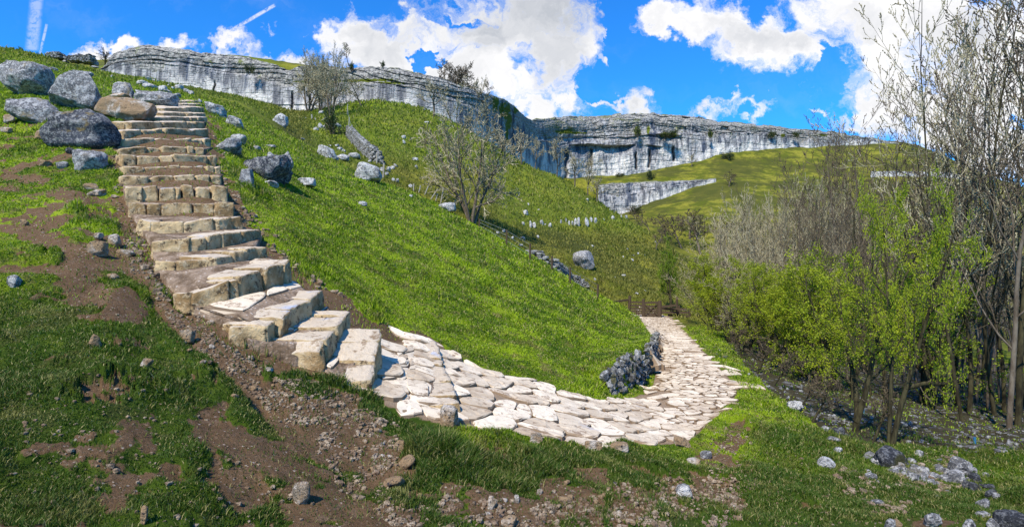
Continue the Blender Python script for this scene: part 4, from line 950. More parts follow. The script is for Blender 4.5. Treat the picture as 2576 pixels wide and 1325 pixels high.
# ------------------------------------------------------------------ trees
def tubes(segs, sides):
    """segs: (n, 8) p0 p1 r0 r1"""
    S = np.array(segs, float); n = len(S)
    if n == 0: return np.zeros((0, 3)), np.zeros((0, 4), int)
    p0, p1, r0, r1 = S[:, :3], S[:, 3:6], S[:, 6], S[:, 7]
    d = p1-p0; d /= np.linalg.norm(d, axis=1)[:, None]+1e-9
    ref = np.where(np.abs(d[:, 2:3]) < .9, np.array([[0, 0, 1.]]), np.array([[1., 0, 0]]))
    u = np.cross(d, ref); u /= np.linalg.norm(u, axis=1)[:, None]; v = np.cross(d, u)
    an = 2*np.pi*np.arange(sides)/sides; ca, sa = np.cos(an), np.sin(an)
    ring = u[:, None]*ca[None, :, None]+v[:, None]*sa[None, :, None]
    A = p0[:, None]+ring*r0[:, None, None]; B = p1[:, None]+ring*r1[:, None, None]
    V = np.concatenate((A, B), 1).reshape(-1, 3); b = np.arange(n)[:, None, None]*2*sides; i = np.arange(sides); j = (i+1) % sides
    Fq = b+np.stack((i, j, j+sides, i+sides), 1)[None]
    return V, Fq.reshape(-1, 4)
def grow(seed, spec):
    g = random.Random(seed); levels = [[] for _ in range(len(spec['lv'])+1)]; tips = []
    def branch(p, d, L_, r, lv, ang0):
        sp = spec['lv'][lv-1] if lv else spec
        n = sp.get('segs', 4); pts = [np.array(p)]; rs = [r]; dd = np.array(d); up = sp.get('up', .1); wg = sp.get('wig', .15); end = sp.get('end', .35)
        for k in range(n):
            dd = dd+np.array((g.gauss(0, wg), g.gauss(0, wg), g.gauss(0, wg)))+np.array((0, 0, up)); dd /= np.linalg.norm(dd)
            pts.append(pts[-1]+dd*L_/n); rs.append(r*(1-(1-end)*(k+1)/n))
        for k in range(n): levels[lv].append((*pts[k], *pts[k+1], rs[k], rs[k+1]))
        if lv < len(spec['lv']):
            c = spec['lv'][lv]; m = c['n'] if not isinstance(c['n'], tuple) else g.randint(*c['n']); st = c.get('start', .3)
            az = g.uniform(0, 6.28)
            for q in range(m):
                t = st+(1-st)*(q+g.random())/m; f = t*n; i = min(int(f), n-1); P = pts[i]+(pts[i+1]-pts[i])*(f-i); rr = rs[i]+(rs[i+1]-rs[i])*(f-i)
                D = pts[i+1]-pts[i]; D /= np.linalg.norm(D); az += 2.4+g.uniform(-.5, .5)
                ref = np.array((0, 0, 1.)) if abs(D[2]) < .9 else np.array((1., 0, 0)); u = np.cross(D, ref); u /= np.linalg.norm(u); v = np.cross(D, u)
                a = g.uniform(*c.get('ang', (.5, .9))); nd = D*math.cos(a)+(u*math.cos(az)+v*math.sin(az))*math.sin(a)
                ll = L_*c.get('len', .6)*g.uniform(.7, 1.2)*(1-c.get('taper', .45)*t)
                branch(P, nd, ll, max(min(rr*.75, rr*c.get('rad', .55)), spec.get('rmin', .004)), lv+1, az)
            if c.get('tip', True): pass
        else: tips.append((pts, dd))
    for s_ in range(spec.get('stems', 1)):
        sprd = spec.get('spread', 0); a = g.uniform(0, 6.28) if spec.get('stems', 1) == 1 else s_*6.28/spec['stems']+g.uniform(-.4, .4)
        b0 = np.array((math.cos(a), math.sin(a), 0))*spec.get('foot', 0)*g.random()
        d = np.array((math.cos(a)*sprd*g.uniform(.5, 1.2), math.sin(a)*sprd*g.uniform(.5, 1.2), 1.)); d /= np.linalg.norm(d)
        branch(b0-np.array((0, 0, .25)), d, spec['H']*g.uniform(.8, 1.0), spec['r']*g.uniform(.7, 1), 0, a)
    return levels, tips
def leaves(tips, per, size, seed, spread=.05):
    g = np.random.default_rng(seed); P = []
    for pts, dd in tips:
        pts = np.array(pts)
        for k in range(per):
            t = g.uniform(.0, 1)*(len(pts)-1); i = min(int(t), len(pts)-2); P.append(pts[i]+(pts[i+1]-pts[i])*(t-i)+g.normal(0, spread, 3))
    P = np.array(P); n = len(P); a = g.normal(size=(n, 3)); a[:, 2] *= .6; a /= np.linalg.norm(a, axis=1)[:, None]; b = g.normal(size=(n, 3)); b = np.cross(a, b); b /= np.linalg.norm(b, axis=1)[:, None]
    s_ = size*g.uniform(.6, 1.3, n)[:, None]
    V = np.stack((P-a*s_, P-b*s_*.55+a*s_*.1, P+a*s_, P+b*s_*.55+a*s_*.1), 1).reshape(-1, 3); Fq = np.arange(n*4).reshape(-1, 4)
    cl = np.clip(.5+.5*fbm(P*1.6, 3, seed)+g.uniform(-.3, .3, n), 0, 1)
    return V, Fq, np.repeat(cl, 4)
SP = {
 # bare ash: ascending limbs, stout up-curving twigs
 'ash': dict(H=8, r=.042, segs=12, up=.10, wig=.05, end=.12, rmin=.0045, lv=[dict(n=13, len=.40, ang=(.5, .95), start=.18, segs=7, up=.12, wig=.09, end=.3, rad=.5, taper=.5), dict(n=7, len=.42, ang=(.4, .9), start=.15, segs=5, up=.13, wig=.1, end=.5, rad=.5), dict(n=4, len=.45, ang=(.4, .8), start=.2, segs=4, up=.16, wig=.12, end=.8, rad=.6)]),
 # many-stemmed bare shrub
 'shrub': dict(H=4.6, r=.045, stems=9, spread=.42, foot=.25, segs=8, up=.05, wig=.09, end=.2, rmin=.0075, lv=[dict(n=10, len=.42, ang=(.35, .8), start=.2, segs=5, up=.07, wig=.13, end=.35, rad=.5), dict(n=7, len=.45, ang=(.35, .9), start=.15, segs=4, up=.08, wig=.16, end=.6, rad=.55), dict(n=3, len=.5, ang=(.4, .9), start=.2, segs=3, up=.08, wig=.18, end=.8, rad=.7)]),
 # spreading multi-limbed ridge tree
 'spread': dict(H=4.4, r=.12, stems=4, spread=.38, foot=.08, segs=8, up=.04, wig=.12, end=.18, rmin=.016, lv=[dict(n=11, len=.60, ang=(.5, 1.05), start=.2, segs=7, up=.02, wig=.15, end=.3, rad=.5), dict(n=10, len=.45, ang=(.4, 1.0), start=.12, segs=5, up=.04, wig=.17, end=.45, rad=.5), dict(n=6, len=.5, ang=(.4, 1.0), start=.15, segs=4, up=.05, wig=.2, end=.7, rad=.6)]),
 # gnarled cliff-foot tree
 'gnarl': dict(H=4.6, r=.14, segs=8, up=.03, wig=.15, end=.3, rmin=.022, lv=[dict(n=11, len=.62, ang=(.5, 1.1), start=.3, segs=7, up=.05, wig=.24, end=.25, rad=.55), dict(n=8, len=.5, ang=(.4, 1.0), start=.2, segs=5, up=.05, wig=.24, end=.4, rad=.5), dict(n=6, len=.5, ang=(.4, 1.0), start=.2, segs=3, up=.05, wig=.22, end=.7, rad=.6)]),
 'haw': dict(H=4.6, r=.13, stems=2, spread=.3, foot=.1, segs=9, up=.04, wig=.12, end=.15, rmin=.004, lv=[dict(n=12, len=.48, ang=(.6, 1.2), start=.28, segs=6, up=.03, wig=.16, end=.3, rad=.45), dict(n=7, len=.48, ang=(.5, 1.1), start=.15, segs=5, up=.03, wig=.18, end=.45, rad=.5), dict(n=4, len=.5, ang=(.5, 1.1), start=.15, segs=3, up=.02, wig=.2, end=.8, rad=.6)]),
 'pole': dict(H=9, r=.065, segs=12, up=.05, wig=.06, end=.12, rmin=.009, lv=[dict(n=14, len=.24, ang=(.5, 1.0), start=.3, segs=5, up=.08, wig=.13, end=.3, rad=.35), dict(n=5, len=.5, ang=(.4, 1.0), start=.2, segs=4, up=.05, wig=.16, end=.6, rad=.6)]),
 'bush': dict(H=1.4, r=.05, stems=6, spread=.7, foot=.2, segs=5, up=.05, wig=.15, end=.3, rmin=.01, lv=[dict(n=7, len=.55, ang=(.4, 1.0), start=.15, segs=3, up=.03, wig=.18, end=.5), dict(n=5, len=.5, ang=(.4, 1.1), start=.1, segs=2, up=.03, wig=.2, end=.8)]),
}
_tm = {}
def tree_meshes(kind, seed, bark, twig, leaf=None, per=5, lsize=.028, lspread=.05, split=2):
    key = (kind, seed, bark, twig, leaf, per)
    if key in _tm: return _tm[key]
    lv, tips = grow(seed, SP[kind]); big = sum(lv[:split], []); small = sum(lv[split:], [])
    zs = np.array([s_[5] for s_ in big+small]); xs_ = np.array([s_[3] for s_ in big+small]); ys_ = np.array([s_[4] for s_ in big+small])
    top = np.percentile(zs, 99.7)
    Vb, Fb = tubes(sum(lv[:1], []), 8); Vc, Fc = tubes(sum(lv[1:split], []), 5)
    trunk = npmesh('trunk', np.concatenate((Vb, Vc)), np.concatenate((Fb, Fc+len(Vb))), True); trunk.materials.append(M[bark])
    Vs, Fs = tubes(small, 3)
    if kind == 'ash':      # stout buds along the shoots
        g = np.random.default_rng(seed); O = np.array([(1,0,0),(-1,0,0),(0,1,0),(0,-1,0),(0,0,1.6),(0,0,-1.2)])*.011; OF = np.array([(0,2,4),(2,1,4),(1,3,4),(3,0,4),(2,0,5),(1,2,5),(3,1,5),(0,3,5)])
        bv, bf = [], []; n_ = 0
        for pts, dd in tips:
            for q in pts[1:]: bv.append(O*g.uniform(.7, 1.5)+q); bf.append(OF+n_); n_ += 6
        bv = np.concatenate(bv); bf = np.concatenate(bf)
        tw = npmesh('twigs', np.concatenate((Vs, bv)), [Fs, bf+len(Vs)])
    else: tw = npmesh('twigs', Vs, Fs)
    tw.materials.append(M[twig]); lf_ = None
    if leaf:
        V, Fq, r_ = leaves(tips, per, lsize, seed, lspread); lf_ = npmesh('foliage', V, Fq); fattr(lf_, 'rnd', r_); lf_.materials.append(M[leaf])
    _tm[key] = (trunk, tw, lf_, top, max(np.percentile(np.abs(xs_), 97), .1)); return _tm[key]
def tree(x, ybase, hpx, kind, seed, label, group=None, bark='bark', twig='twig', leaf=None, ymin=0, ymax=1e9, wpx=None, rz=None, name='bare_tree', cat='tree', Y=None, tilt=0, **k):
    P = hit(x, ybase, ymin, ymax) if Y is None else at(x, ybase, Y)
    tr_, tw, lf_, top, half = tree_meshes(kind, seed, bark, twig, leaf, **k)
    s_ = hpx/F*P[1]/top; sx = s_ if wpx is None else wpx/F*P[1]/(2*half)
    o = empty(name, P, rz if rz is not None else h1(x, ybase)*6.28); o.scale = (sx, sx, s_); o.rotation_euler[1] = tilt; tag(o, label, cat, group)
    for nm, me in (('trunk', tr_), ('crown', tw), ('foliage', lf_)):
        if me is not None:
            c = bpy.data.objects.new(nm, me); col.objects.link(c); c.parent = o
    return o
# the ridge tree
tree(1188, 562, 300, 'spread', 3, 'bare many-limbed tree on the ridge behind the leaning posts', ymin=24, wpx=220, bark='bark', twig='twig')
# along the left cliff
K = 'bare trees along the foot of the left cliff'
for x, y, h, s_, w, lb in ((833, 292, 168, 1, 80, 'tall slim bare tree with the dark evergreen bush at its foot'), (806, 284, 150, 2, 70, 'bare tree just left of the slim one above the drystone wall'), (778, 282, 150, 3, 80, 'leftmost bare tree crossing the left cliff to the skyline'),
        (910, 268, 72, 4, 80, 'squat gnarled bare tree at the top of the green hill'), (1092, 293, 95, 5, 70, 'small bare tree right of the green hilltop'), (1166, 312, 158, 6, 110, 'big dark bare tree standing before the left cliff above the ridge tree'), (1205, 345, 150, 7, 90, 'bare tree crossing the skyline right of the big dark one')):
    tree(x, y, h, 'spread' if s_ in (1, 2, 3, 6, 7) else 'gnarl', 20+s_ % 4, lb, K, ymin=60, wpx=w*(1.25 if s_ in (1, 2, 3, 6, 7) else 1), twig='twigd' if s_ == 6 else 'twig')
K = 'bare trees along the crest before the great cliff'
for x, y, h, s_, w, lb in ((1312, 412, 95, 1, 55, 'thick leaning bare tree, first on the crest left of the great cliff'), (1370, 430, 112, 2, 60, 'tall bare tree, second on the crest before the great cliff'), (1402, 443, 100, 3, 50, 'bare tree, third on the crest before the great cliff'),
        (1446, 468, 88, 5, 50, 'bare tree, fourth on the crest before the great cliff'), (1478, 490, 105, 2, 75, 'wide crowned bare tree, fifth on the crest before the great cliff'), (1503, 508, 66, 1, 50, 'low bare tree, sixth on the crest before the great cliff'), (1268, 400, 48, 3, 60, 'low tangled bare tree left of the thick leaning one on the crest'),
        (1345, 425, 85, 0, 45, 'slender bare tree between the first two on the crest')):
    tree(x, y+2, h, 'gnarl', 20+s_ % 4, lb, K, ymin=60, wpx=w, twig='twig')
tree(262, 172, 50, 'gnarl', 21, 'lone dark bare thorn bush on the left skyline beside the cliff', wpx=42, ymin=20, twig='barkd', bark='barkd', name='thorn_tree')
tree(838, 338, 62, 'bush', 31, 'dark evergreen bush on the hillside left of the drystone wall', ymin=45, leaf='ever', per=14, lsize=.05, lspread=.10, wpx=56, name='evergreen_bush', cat='bush')
# valley and far trees
K = 'far bare trees below the great cliff'
for x, y, h, w, lb in ((1764, 640, 118, 120, 'far bare tree with thick brown trunk left of the pale thicket'), (1634, 586, 62, 70, 'pale bare tree just behind the nose of the olive hill'), (1680, 606, 70, 80, 'bare tree right of the pale one behind the olive hill'), (1716, 625, 85, 90, 'grey bare tree between the olive hill and the thick brown trunk'), (1600, 552, 34, 45, 'small bush at the right foot of the lower cliff'),
        (1741, 420, 36, 24, 'thin bare tree standing under the right half of the great cliff'), (1834, 470, 46, 60, 'dark bush on the terrace right of the lower cliff'), (1810, 640, 110, 110, 'bare tree right of the thick brown trunk'), (1650, 640, 60, 70, 'low bare tree beside the olive slope above the gate'), (1735, 600, 60, 80, 'bare tree on the far hill foot')):
    tree(x, y, h, 'gnarl', 20+int(x) % 4, lb, K, ymin=75, wpx=w, twig='twig' if x % 2 else 'twigd')
for x, y, h, w, lb in ((1636, 452, 24, 24, 'round green bush on the terrace under the great cliff'), (1560, 446, 12, 22, 'low green bush at the left end of the terrace'), (1830, 402, 20, 34, 'green bush at the base of the great cliff'), (1600, 538, 22, 30, 'green bush at the foot of the lower cliff')):
    tree(x, y, h, 'bush', 32, lb, 'green bushes under the great cliff', ymin=200, leaf='ever', per=14, lsize=.05, lspread=.10, wpx=w, name='bush', cat='bush')
# tree by the gate and the leafy hedge line
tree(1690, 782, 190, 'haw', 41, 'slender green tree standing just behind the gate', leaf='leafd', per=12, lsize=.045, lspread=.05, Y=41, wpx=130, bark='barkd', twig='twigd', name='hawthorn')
HL = [(1795, 805, 160, 110, 31), (1805, 835, 200, 140, 28), (1838, 868, 220, 160, 24), (1880, 905, 230, 170, 20), (1922, 930, 240, 170, 18.5), (1968, 960, 260, 190, 17), (2020, 985, 290, 210, 15.5), (2075, 1010, 300, 220, 14.5), (1770, 760, 110, 140, 45), (1830, 800, 150, 160, 36), (1900, 840, 190, 180, 27), (2000, 900, 240, 220, 22)]
words_ = ['first', 'second', 'third', 'fourth', 'fifth', 'sixth', 'seventh', 'eighth', 'ninth', 'tenth', 'eleventh', 'twelfth', 'thirteenth', 'fourteenth', 'fifteenth', 'sixteenth', 'seventeenth', 'eighteenth', 'nineteenth', 'twentieth', 'twenty-first', 'twenty-second', 'twenty-third', 'twenty-fourth', 'twenty-fifth', 'twenty-sixth', 'twenty-seventh', 'twenty-eighth']
for i, (x, y, h, w, Yd) in enumerate(sorted(HL)):
    z = gz(x*0+(x-CX)/F*Yd, Yd)[0]; yb = CY-F*z/Yd
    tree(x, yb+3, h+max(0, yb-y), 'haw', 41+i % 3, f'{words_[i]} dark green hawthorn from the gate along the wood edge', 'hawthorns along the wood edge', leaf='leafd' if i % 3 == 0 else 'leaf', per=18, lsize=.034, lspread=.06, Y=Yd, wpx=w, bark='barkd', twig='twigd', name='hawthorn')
tree(2150, 1080, 560, 'haw', 45, 'bright green hawthorn left of the black mossy boulder', leaf='leaf', per=26, lsize=.026, lspread=.05, wpx=300, bark='barkd', twig='twigd', name='hawthorn', rz=.6, tilt=.05)
tree(2238, 1118, 670, 'haw', 46, 'bright green hawthorn rising behind the black mossy boulder', leaf='leaf', per=26, lsize=.026, lspread=.05, wpx=300, bark='barkd', twig='twigd', name='hawthorn', rz=2.2, tilt=-.03)
tree(2320, 1050, 420, 'haw', 47, 'smaller green hawthorn right of the two bright ones', leaf='leaf', per=18, lsize=.03, lspread=.05, wpx=220, Y=15, bark='barkd', twig='twigd', name='hawthorn')
tree(2085, 1045, 420, 'haw', 43, 'green hawthorn left of the two bright ones', leaf='leaf', per=18, lsize=.036, lspread=.05, wpx=230, Y=14, bark='barkd', twig='twigd', name='hawthorn')
# pale bare thicket
TH = [(1830, 560, 30), (1868, 520, 29), (1905, 500, 31), (1945, 480, 27), (1985, 490, 30), (2025, 470, 26), (2065, 500, 29), (2105, 470, 25), (2150, 520, 30), (1885, 590, 25), (1960, 600, 24), (2040, 610, 24), (2195, 500, 28), (2250, 520, 30), (1850, 640, 24), (2300, 560, 28), (2360, 560, 30), (2420, 560, 28), (2490, 560, 30), (1810, 600, 33), (1850, 540, 34), (1925, 470, 33), (1990, 450, 34), (2050, 440, 33), (2120, 450, 32), (2180, 470, 33), (1800, 640, 34)]
for i, (x, yt, Yd) in enumerate(sorted(TH)):
    X = (x-CX)/F*Yd; z = gz(X, Yd)[0]; yb = CY-F*z/Yd
    tree(x, yb+2, yb-yt, 'shrub', 51+i % 4, f'{words_[i]} pale many-stemmed bare shrub of the thicket, counted from the gate', 'pale bare shrubs of the thicket', Y=Yd, wpx=150, name='bare_shrub', twig='twig')
# tall ash saplings with upswept shoots
AS = [(1880, 440, 31, 100), (1940, 420, 30, 100), (1975, 380, 28, 100), (2045, 300, 27, 100), (2105, 300, 27, 100), (2160, 330, 27, 100), (2205, 300, 25, 100), (2255, 350, 27, 100), (2310, 400, 27, 100), (2130, 250, 22, 110), (2175, 215, 21, 120), (2225, 200, 22, 120), (2275, 240, 20, 110), (2330, 330, 24, 110), (2080, 330, 24, 100), (2010, 400, 25, 100)]
for i, (x, yt, Yd, w) in enumerate(sorted(AS)):
    X = (x-CX)/F*Yd; z = gz(X, Yd)[0]; yb = CY-F*z/Yd
    tree(x, yb+2, yb-yt, 'ash', 61+i % 3, f'{words_[i]} of the slim bare ash trees rising above the thicket', 'slim bare ash trees', Y=Yd, name='ash_tree', bark='bark', twig='twigd')
AT = [(2400, 40, 17, 240), (2452, -60, 16, 260), (2505, -150, 13.5, 300), (2560, -250, 12.5, 320), (2475, 60, 19, 240), (2350, 160, 20, 200), (2600, -100, 14, 300), (2430, 140, 22, 220), (2545, 30, 18, 240), (2660, -200, 13, 320), (2375, -20, 15, 200), (2425, -150, 12.5, 200), (2485, -60, 15, 200), (2535, -220, 11.5, 200), (2590, -200, 15, 200), (2500, 40, 22, 200), (2570, 20, 24, 200)]
for i, (x, yt, Yd, w) in enumerate(sorted(AT)):
    X = (x-CX)/F*Yd; z = gz(X, Yd)[0]; yb = CY-F*z/Yd
    tree(x, yb+2, yb-yt, 'ash', 64+i % 4, f'{words_[i]} tall bare ash of the clump rising out of the picture, from its wood side', 'tall bare ash trees at the edge', Y=Yd, name='ash_tree', bark='bark' if i % 3 else 'barkd', twig='twig' if i % 2 else 'twigd', tilt=(-.06 if i % 2 else .05))
# slim trunks inside the wood
g = random.Random(3); k = 0
for i in range(96):
    x = g.uniform(1930, 2640); Yd = g.uniform(17, 34) if i % 3 else g.uniform(13, 17)
    if x < 2050: Yd = max(Yd, 20)
    X = (x-CX)/F*Yd; z = gz(X, Yd)[0]; yb = CY-F*z/Yd
    hh_ = g.uniform(5.5, 8.5) if x > 2330 else g.uniform(3.6, 6.2)*(1 if x > 2150 else .85)
    tree(x, yb+2, hh_*F/Yd, 'pole', 71+i % 4, 'slim bare trunk standing inside the wood', 'slim trunks inside the wood', Y=Yd, name='bare_tree', bark='barkd' if i % 3 == 0 else 'bark', twig='twigd' if i % 3 == 0 else 'twig', tilt=g.uniform(-.08, .08))
# leaning dark hawthorn trunks in the hedge line
for i, (x, y, h, t_) in enumerate(((2005, 1030, 110, .35), (1905, 938, 90, .3), (1862, 900, 80, .3), (2046, 1062, 130, .4), (1945, 968, 100, .3), (2196, 1108, 170, .3))):
    tree(x, y, h, 'gnarl', 20+i % 4, f'{["fifth","second","first","sixth","third","seventh"][i]} dark stubby leaning trunk at the wood edge, counted from the gate', 'dark leaning trunks at the wood edge', bark='barkd', twig='twigd', wpx=90, tilt=t_, ymin=5, name='stubby_tree', rz=0)
# blue tree guards
for x, y0_, y1_, lb in ((2172, 1024, 1040, 'short blue tree guard deep in the wood'), (2452, 1099, 1141, 'tall thin blue tree guard in the wood')):
    P = hit(x, y1_, 8); m_ = MB(); bar(m_, at(x, y1_+3, P[1]), at(x, y0_, P[1]), .035, sides=8); m_.build('tube', M['blue']); o = bpy.data.objects['tube']; o.name = 'tree_guard'; tag(o, lb, 'tree guard')
# fallen branch below the left cliff
fb = MB(); P = hit(780, 300, 40); Y = P[1]
for a, b, w_ in (((752, 297), (775, 305), .35), ((775, 305), (800, 311), .4), ((800, 311), (812, 302), .3), ((775, 305), (768, 296), .2), ((786, 307), (784, 288), .22), ((800, 311), (792, 297), .18), ((812, 302), (820, 296), .2)):
    bar(fb, at(a[0], a[1], Y), at(b[0], b[1], Y), w_, sides=6)
tag(fb.build('fallen_branch', M['post']), 'bleached fallen branch on the grass below the left cliff', 'branch')
fb = MB(); 
for a, b in (((2490, 1222), (2590, 1212)),):
    A = hit(a[0], a[1], 4); B = hit(b[0], b[1], 4); bar(fb, A+np.array((0, 0, .03)), B+np.array((0, 0, .04)), .022, sides=6)
tag(fb.build('fallen_branch', M['barkd']), 'dark dead branch lying on the moss right of the stone pile', 'branch')
# ------------------------------------------------------------------ cliffs: thick beds of rock, ledges, joints
def cliff(name, top, base, Ys, label, dx=1.5, dv=1.3, bed=5.5, amp=1.0, seed=0, ledge=(.60, .68), moss=(), cracks=(), back=25, zones=None, jag=1.0, overh=(), capy=0):
    top = np.array(top, float); base = np.array(base, float); Ys = np.array(Ys, float)
    X = np.arange(top[0, 0], top[-1, 0]+.01, dx); T = np.interp(X, top[:, 0], top[:, 1]); B = np.interp(X, base[:, 0], base[:, 1]); D = np.interp(X, Ys[:, 0], Ys[:, 1])
    T = smooth1(T[None], 4, 1)[0]; D = smooth1(D[None], 14, 1)[0]
    Hmax = (B-T).max(); nr = int(Hmax/dv); v = np.linspace(0, 1, nr)
    XX = np.repeat(X[None], nr, 0); VV = np.repeat(v[:, None], len(X), 1)
    mpp = D/F                                       # metres per screen unit
    hm = (B-T)*mpp; S = np.cumsum(np.full(len(X), dx))*mpp.mean()
    # absolute height, beds run with the top edge, slightly tilted
    zt = (CY-T)*mpp; Z = (CY-B)*mpp+VV*hm; depth_from_top = zt[None]-Z
    flat_ = (CY-smooth1(T[None], 60, 1)[0])*mpp; depth_from_top = flat_[None]-Z; wob = fbm(np.stack((S[None]/22+0*Z, Z/9, 0*Z), -1), 4, seed)*2.6
    bb = (depth_from_top+wob)*1.0
    bt = bed*mpp.mean()
    li = bb/bt; warp = fbm(np.stack((li*.7, 0*li, 0*li), -1), 2, seed+5)*.9; li = li+warp; l_ = np.floor(li); lf = li-l_
    bw = bt*(1.3+2.2*(_h(l_, 0*l_, 0*l_, seed+1)+1)/2); bi_ = S[None]/bw+_h(l_, 0*l_+3, 0*l_, seed+2)*7+.4*fbm(np.stack((S[None]/6+0*Z, Z/6, 0*Z), -1), 2, seed+3); b_ = np.floor(bi_); bf = bi_-b_
    r1 = _h(l_, b_, 0*l_, seed+4); r0 = _h(l_, 0*l_+9, 0*l_, seed+6)
    up = VV+fbm(np.stack((S[None]/18+0*Z, Z/18, 0*Z), -1), 3, seed+8)*.10
    blocky = np.clip((up-.36)/.25, .28, 1)
    l2 = np.floor(li*2.7+.3); lf2 = li*2.7+.3-l2; b2 = np.floor(bi_*2.1+_h(l2, 0*l2, 0*l2, seed+50)); r2 = _h(l2, b2, 0*l2, seed+51); amod = np.clip(.55+1.3*fbm(np.stack((S[None]/14+0*Z, Z/8, 0*Z), -1), 3, seed+52), .1, 1.6)
    off = (r1*.36*amod+r0*.40+r2*.14)*bt*blocky*amp                       # + is away from the viewer
    jm = np.clip(.45+1.8*fbm(np.stack((S[None]/11+0*Z, Z/4, 0*Z), -1), 3, seed+60), 0, 1)
    joint = jm*np.maximum(np.exp(-(np.minimum(lf, 1-lf)/.10)**2), .8*np.exp(-(np.minimum(bf, 1-bf)*bw/bt/.10)**2))
    off += joint*.34*bt*blocky
    off += np.clip((VV-ledge[0])/(ledge[1]-ledge[0]), 0, 1)*bt*1.0+VV*hm[None]*.10+np.clip((VV-.8)/.2, 0, 1)**2*bt*2.2
    P = np.stack((S[None]/9+0*Z, Z/14, 0*Z), -1); off -= fbm(P, 5, seed+11)*bt*1.7*amp
    off -= fbm(np.stack((S[None]/2.5+0*Z, Z/9, 0*Z), -1), 4, seed+12)*bt*.35
    ck = np.zeros(Z.shape)
    for (cx_, y0_, y1_, w_) in cracks:
        yy = B[None]+(T-B)[None]*VV; cxx = cx_+3*fbm(np.stack((yy/14, 0*yy, 0*yy), -1), 2, seed+int(cx_))
        m = np.exp(-((XX-cxx)/w_)**2)*np.clip((yy-y0_)/8, 0, 1)*np.clip((y1_-yy)/8, 0, 1); ck = np.maximum(ck, m); off += m*bt*1.6
    for (x0_, x1_, yc, wd, dep) in overh:                     # overhang: recess under a lip
        yy = B[None]+(T-B)[None]*VV; yc2 = yc+5*fbm(np.stack((XX/45, 0*XX, 0*XX), -1), 3, seed+77)
        m = np.clip((XX-x0_)/20, 0, 1)*np.clip((x1_-XX)/20, 0, 1); off += m*dep*bt*np.clip((yy-yc2)/2.5, 0, 1)*np.exp(-np.clip(yy-yc2, 0, None)/wd); off -= m*dep*bt*.5*np.exp(-np.clip(yc2-yy, 0, None)/6)*(yy <= yc2)
    ms = np.zeros(Z.shape)
    for (cx_, cy_, rx, ry) in moss:
        yy = B[None]+(T-B)[None]*VV; q = ((XX-cx_)/rx)**2+((yy-cy_)/ry)**2+.8*fbm(np.stack((XX/5, yy/9, 0*yy), -1), 3, seed+int(cx_)); ms = np.maximum(ms, np.clip((1.05-q)*2, 0, 1))
    gl = .5*fbm(np.stack((S[None]/8+0*Z, Z/2.2, 0*Z), -1), 4, seed+21)+.5; ms = np.maximum(ms, np.clip((gl-.66)*6, 0, 1)*np.clip((up-.5)*4, 0, 1)*np.clip(lf*3-.4, 0, 1)*.8)
    YY = D[None]+off
    tj = jag*(_h(np.floor(S/bt/1.8), 0*S, 0*S, seed+31)*.16+fbm(np.stack((S/bt/2.5, 0*S, 0*S), -1), 4, seed+32)*.30)*bt
    Z = Z+tj[None]*np.clip((VV-.75)/.25, 0, 1)
    PXm = (XX-CX)/F
    V = np.stack((PXm*D[None]+0*off, YY, Z), -1)
    V[..., 0] += off*PXm
    # cap: turf going back over the top, then down behind
    caps = []
    for k, (dy, dzz) in enumerate(((bt*.5, .15*bt), (bt*1.5, .5*bt), (bt*3, .7*bt), (back, .6*bt+capy), (back*1.2, -hm.mean()*1.4))):
        c = V[-1].copy(); c[:, 1] += dy; c[:, 0] += dy*PXm[-1]; c[:, 2] += dzz+fbm(np.stack((S/3+k, 0*S+k, 0*S), -1), 3, seed+40)*.25*bt; caps.append(c)
    V = np.concatenate((V, np.array(caps))); nt = len(V)
    low = V[0].copy(); low[:, 2] -= 6; V = np.concatenate((low[None], V)); nt += 1
    me = npmesh(name, V.reshape(-1, 3), gridfaces(nt, len(X)), False)
    pad = lambda a, c: np.concatenate((a[:1], a, np.repeat(np.full((1, len(X)), c), 5, 0)))
    fattr(me, 'up', pad(up if zones is None else zones(XX, VV, up), 1.0).ravel()); fattr(me, 'crack', np.clip(pad(np.maximum(ck*.9, joint*blocky*.38), 0), 0, 1).ravel())
    capm = pad(ms, .0); capm[-5:] = .85+.4*fbm(np.stack((S[None]/4+0*capm[-5:], np.arange(5)[:, None]+0*capm[-5:], 0*capm[-5:]), -1), 3, 9); fattr(me, 'moss', np.clip(capm, 0, 1).ravel())
    return tag(link(name, me, M['cliff']), label, 'cliff')
LT = [(240,172),(262,158),(280,128),(300,120),(330,112),(352,106),(400,104),(440,108),(480,114),(530,122),(560,126),(600,128),(640,134),(690,146),(715,158),(728,166),(732,160),(745,153),(780,150),(830,150),(870,154),(900,152),(950,156),(1000,158),(1040,170),(1090,182),(1140,196),(1190,212),(1230,226),(1260,236),(1290,254),(1310,276),(1330,292),(1352,302)]
LB = [(240,190),(400,222),(500,232),(600,256),(680,280),(750,292),(800,290),(850,285),(900,276),(1000,276),(1060,284),(1130,312),(1200,352),(1280,410),(1320,440),(1352,462)]
cliff('limestone_cliff', LT, LB, [(240,125),(400,124),(600,121),(750,116),(850,112),(960,109),(1060,109),(1150,112),(1230,122),(1290,145),(1352,190)],
      'long grey left hand limestone cliff above the green slope, with bare trees before it', dx=1.35, dv=1.1, bed=7.5, seed=1, ledge=(.55, .62),
      moss=[(1246,252,9,26),(1275,275,10,32),(1282,300,9,22),(1262,268,7,20),(1298,270,6,12),(1275,330,5,40),(920,196,80,5),(800,198,60,4),(985,205,40,5)], zones=lambda X, V, u: u+.10, cracks=[(735,225,280,3),(1262,240,340,2),(1290,260,420,3),(540,200,250,2),(1302,300,440,2.5)], overh=[(560,800,262,6,.5),(620,1050,160,4,.3)], back=12)
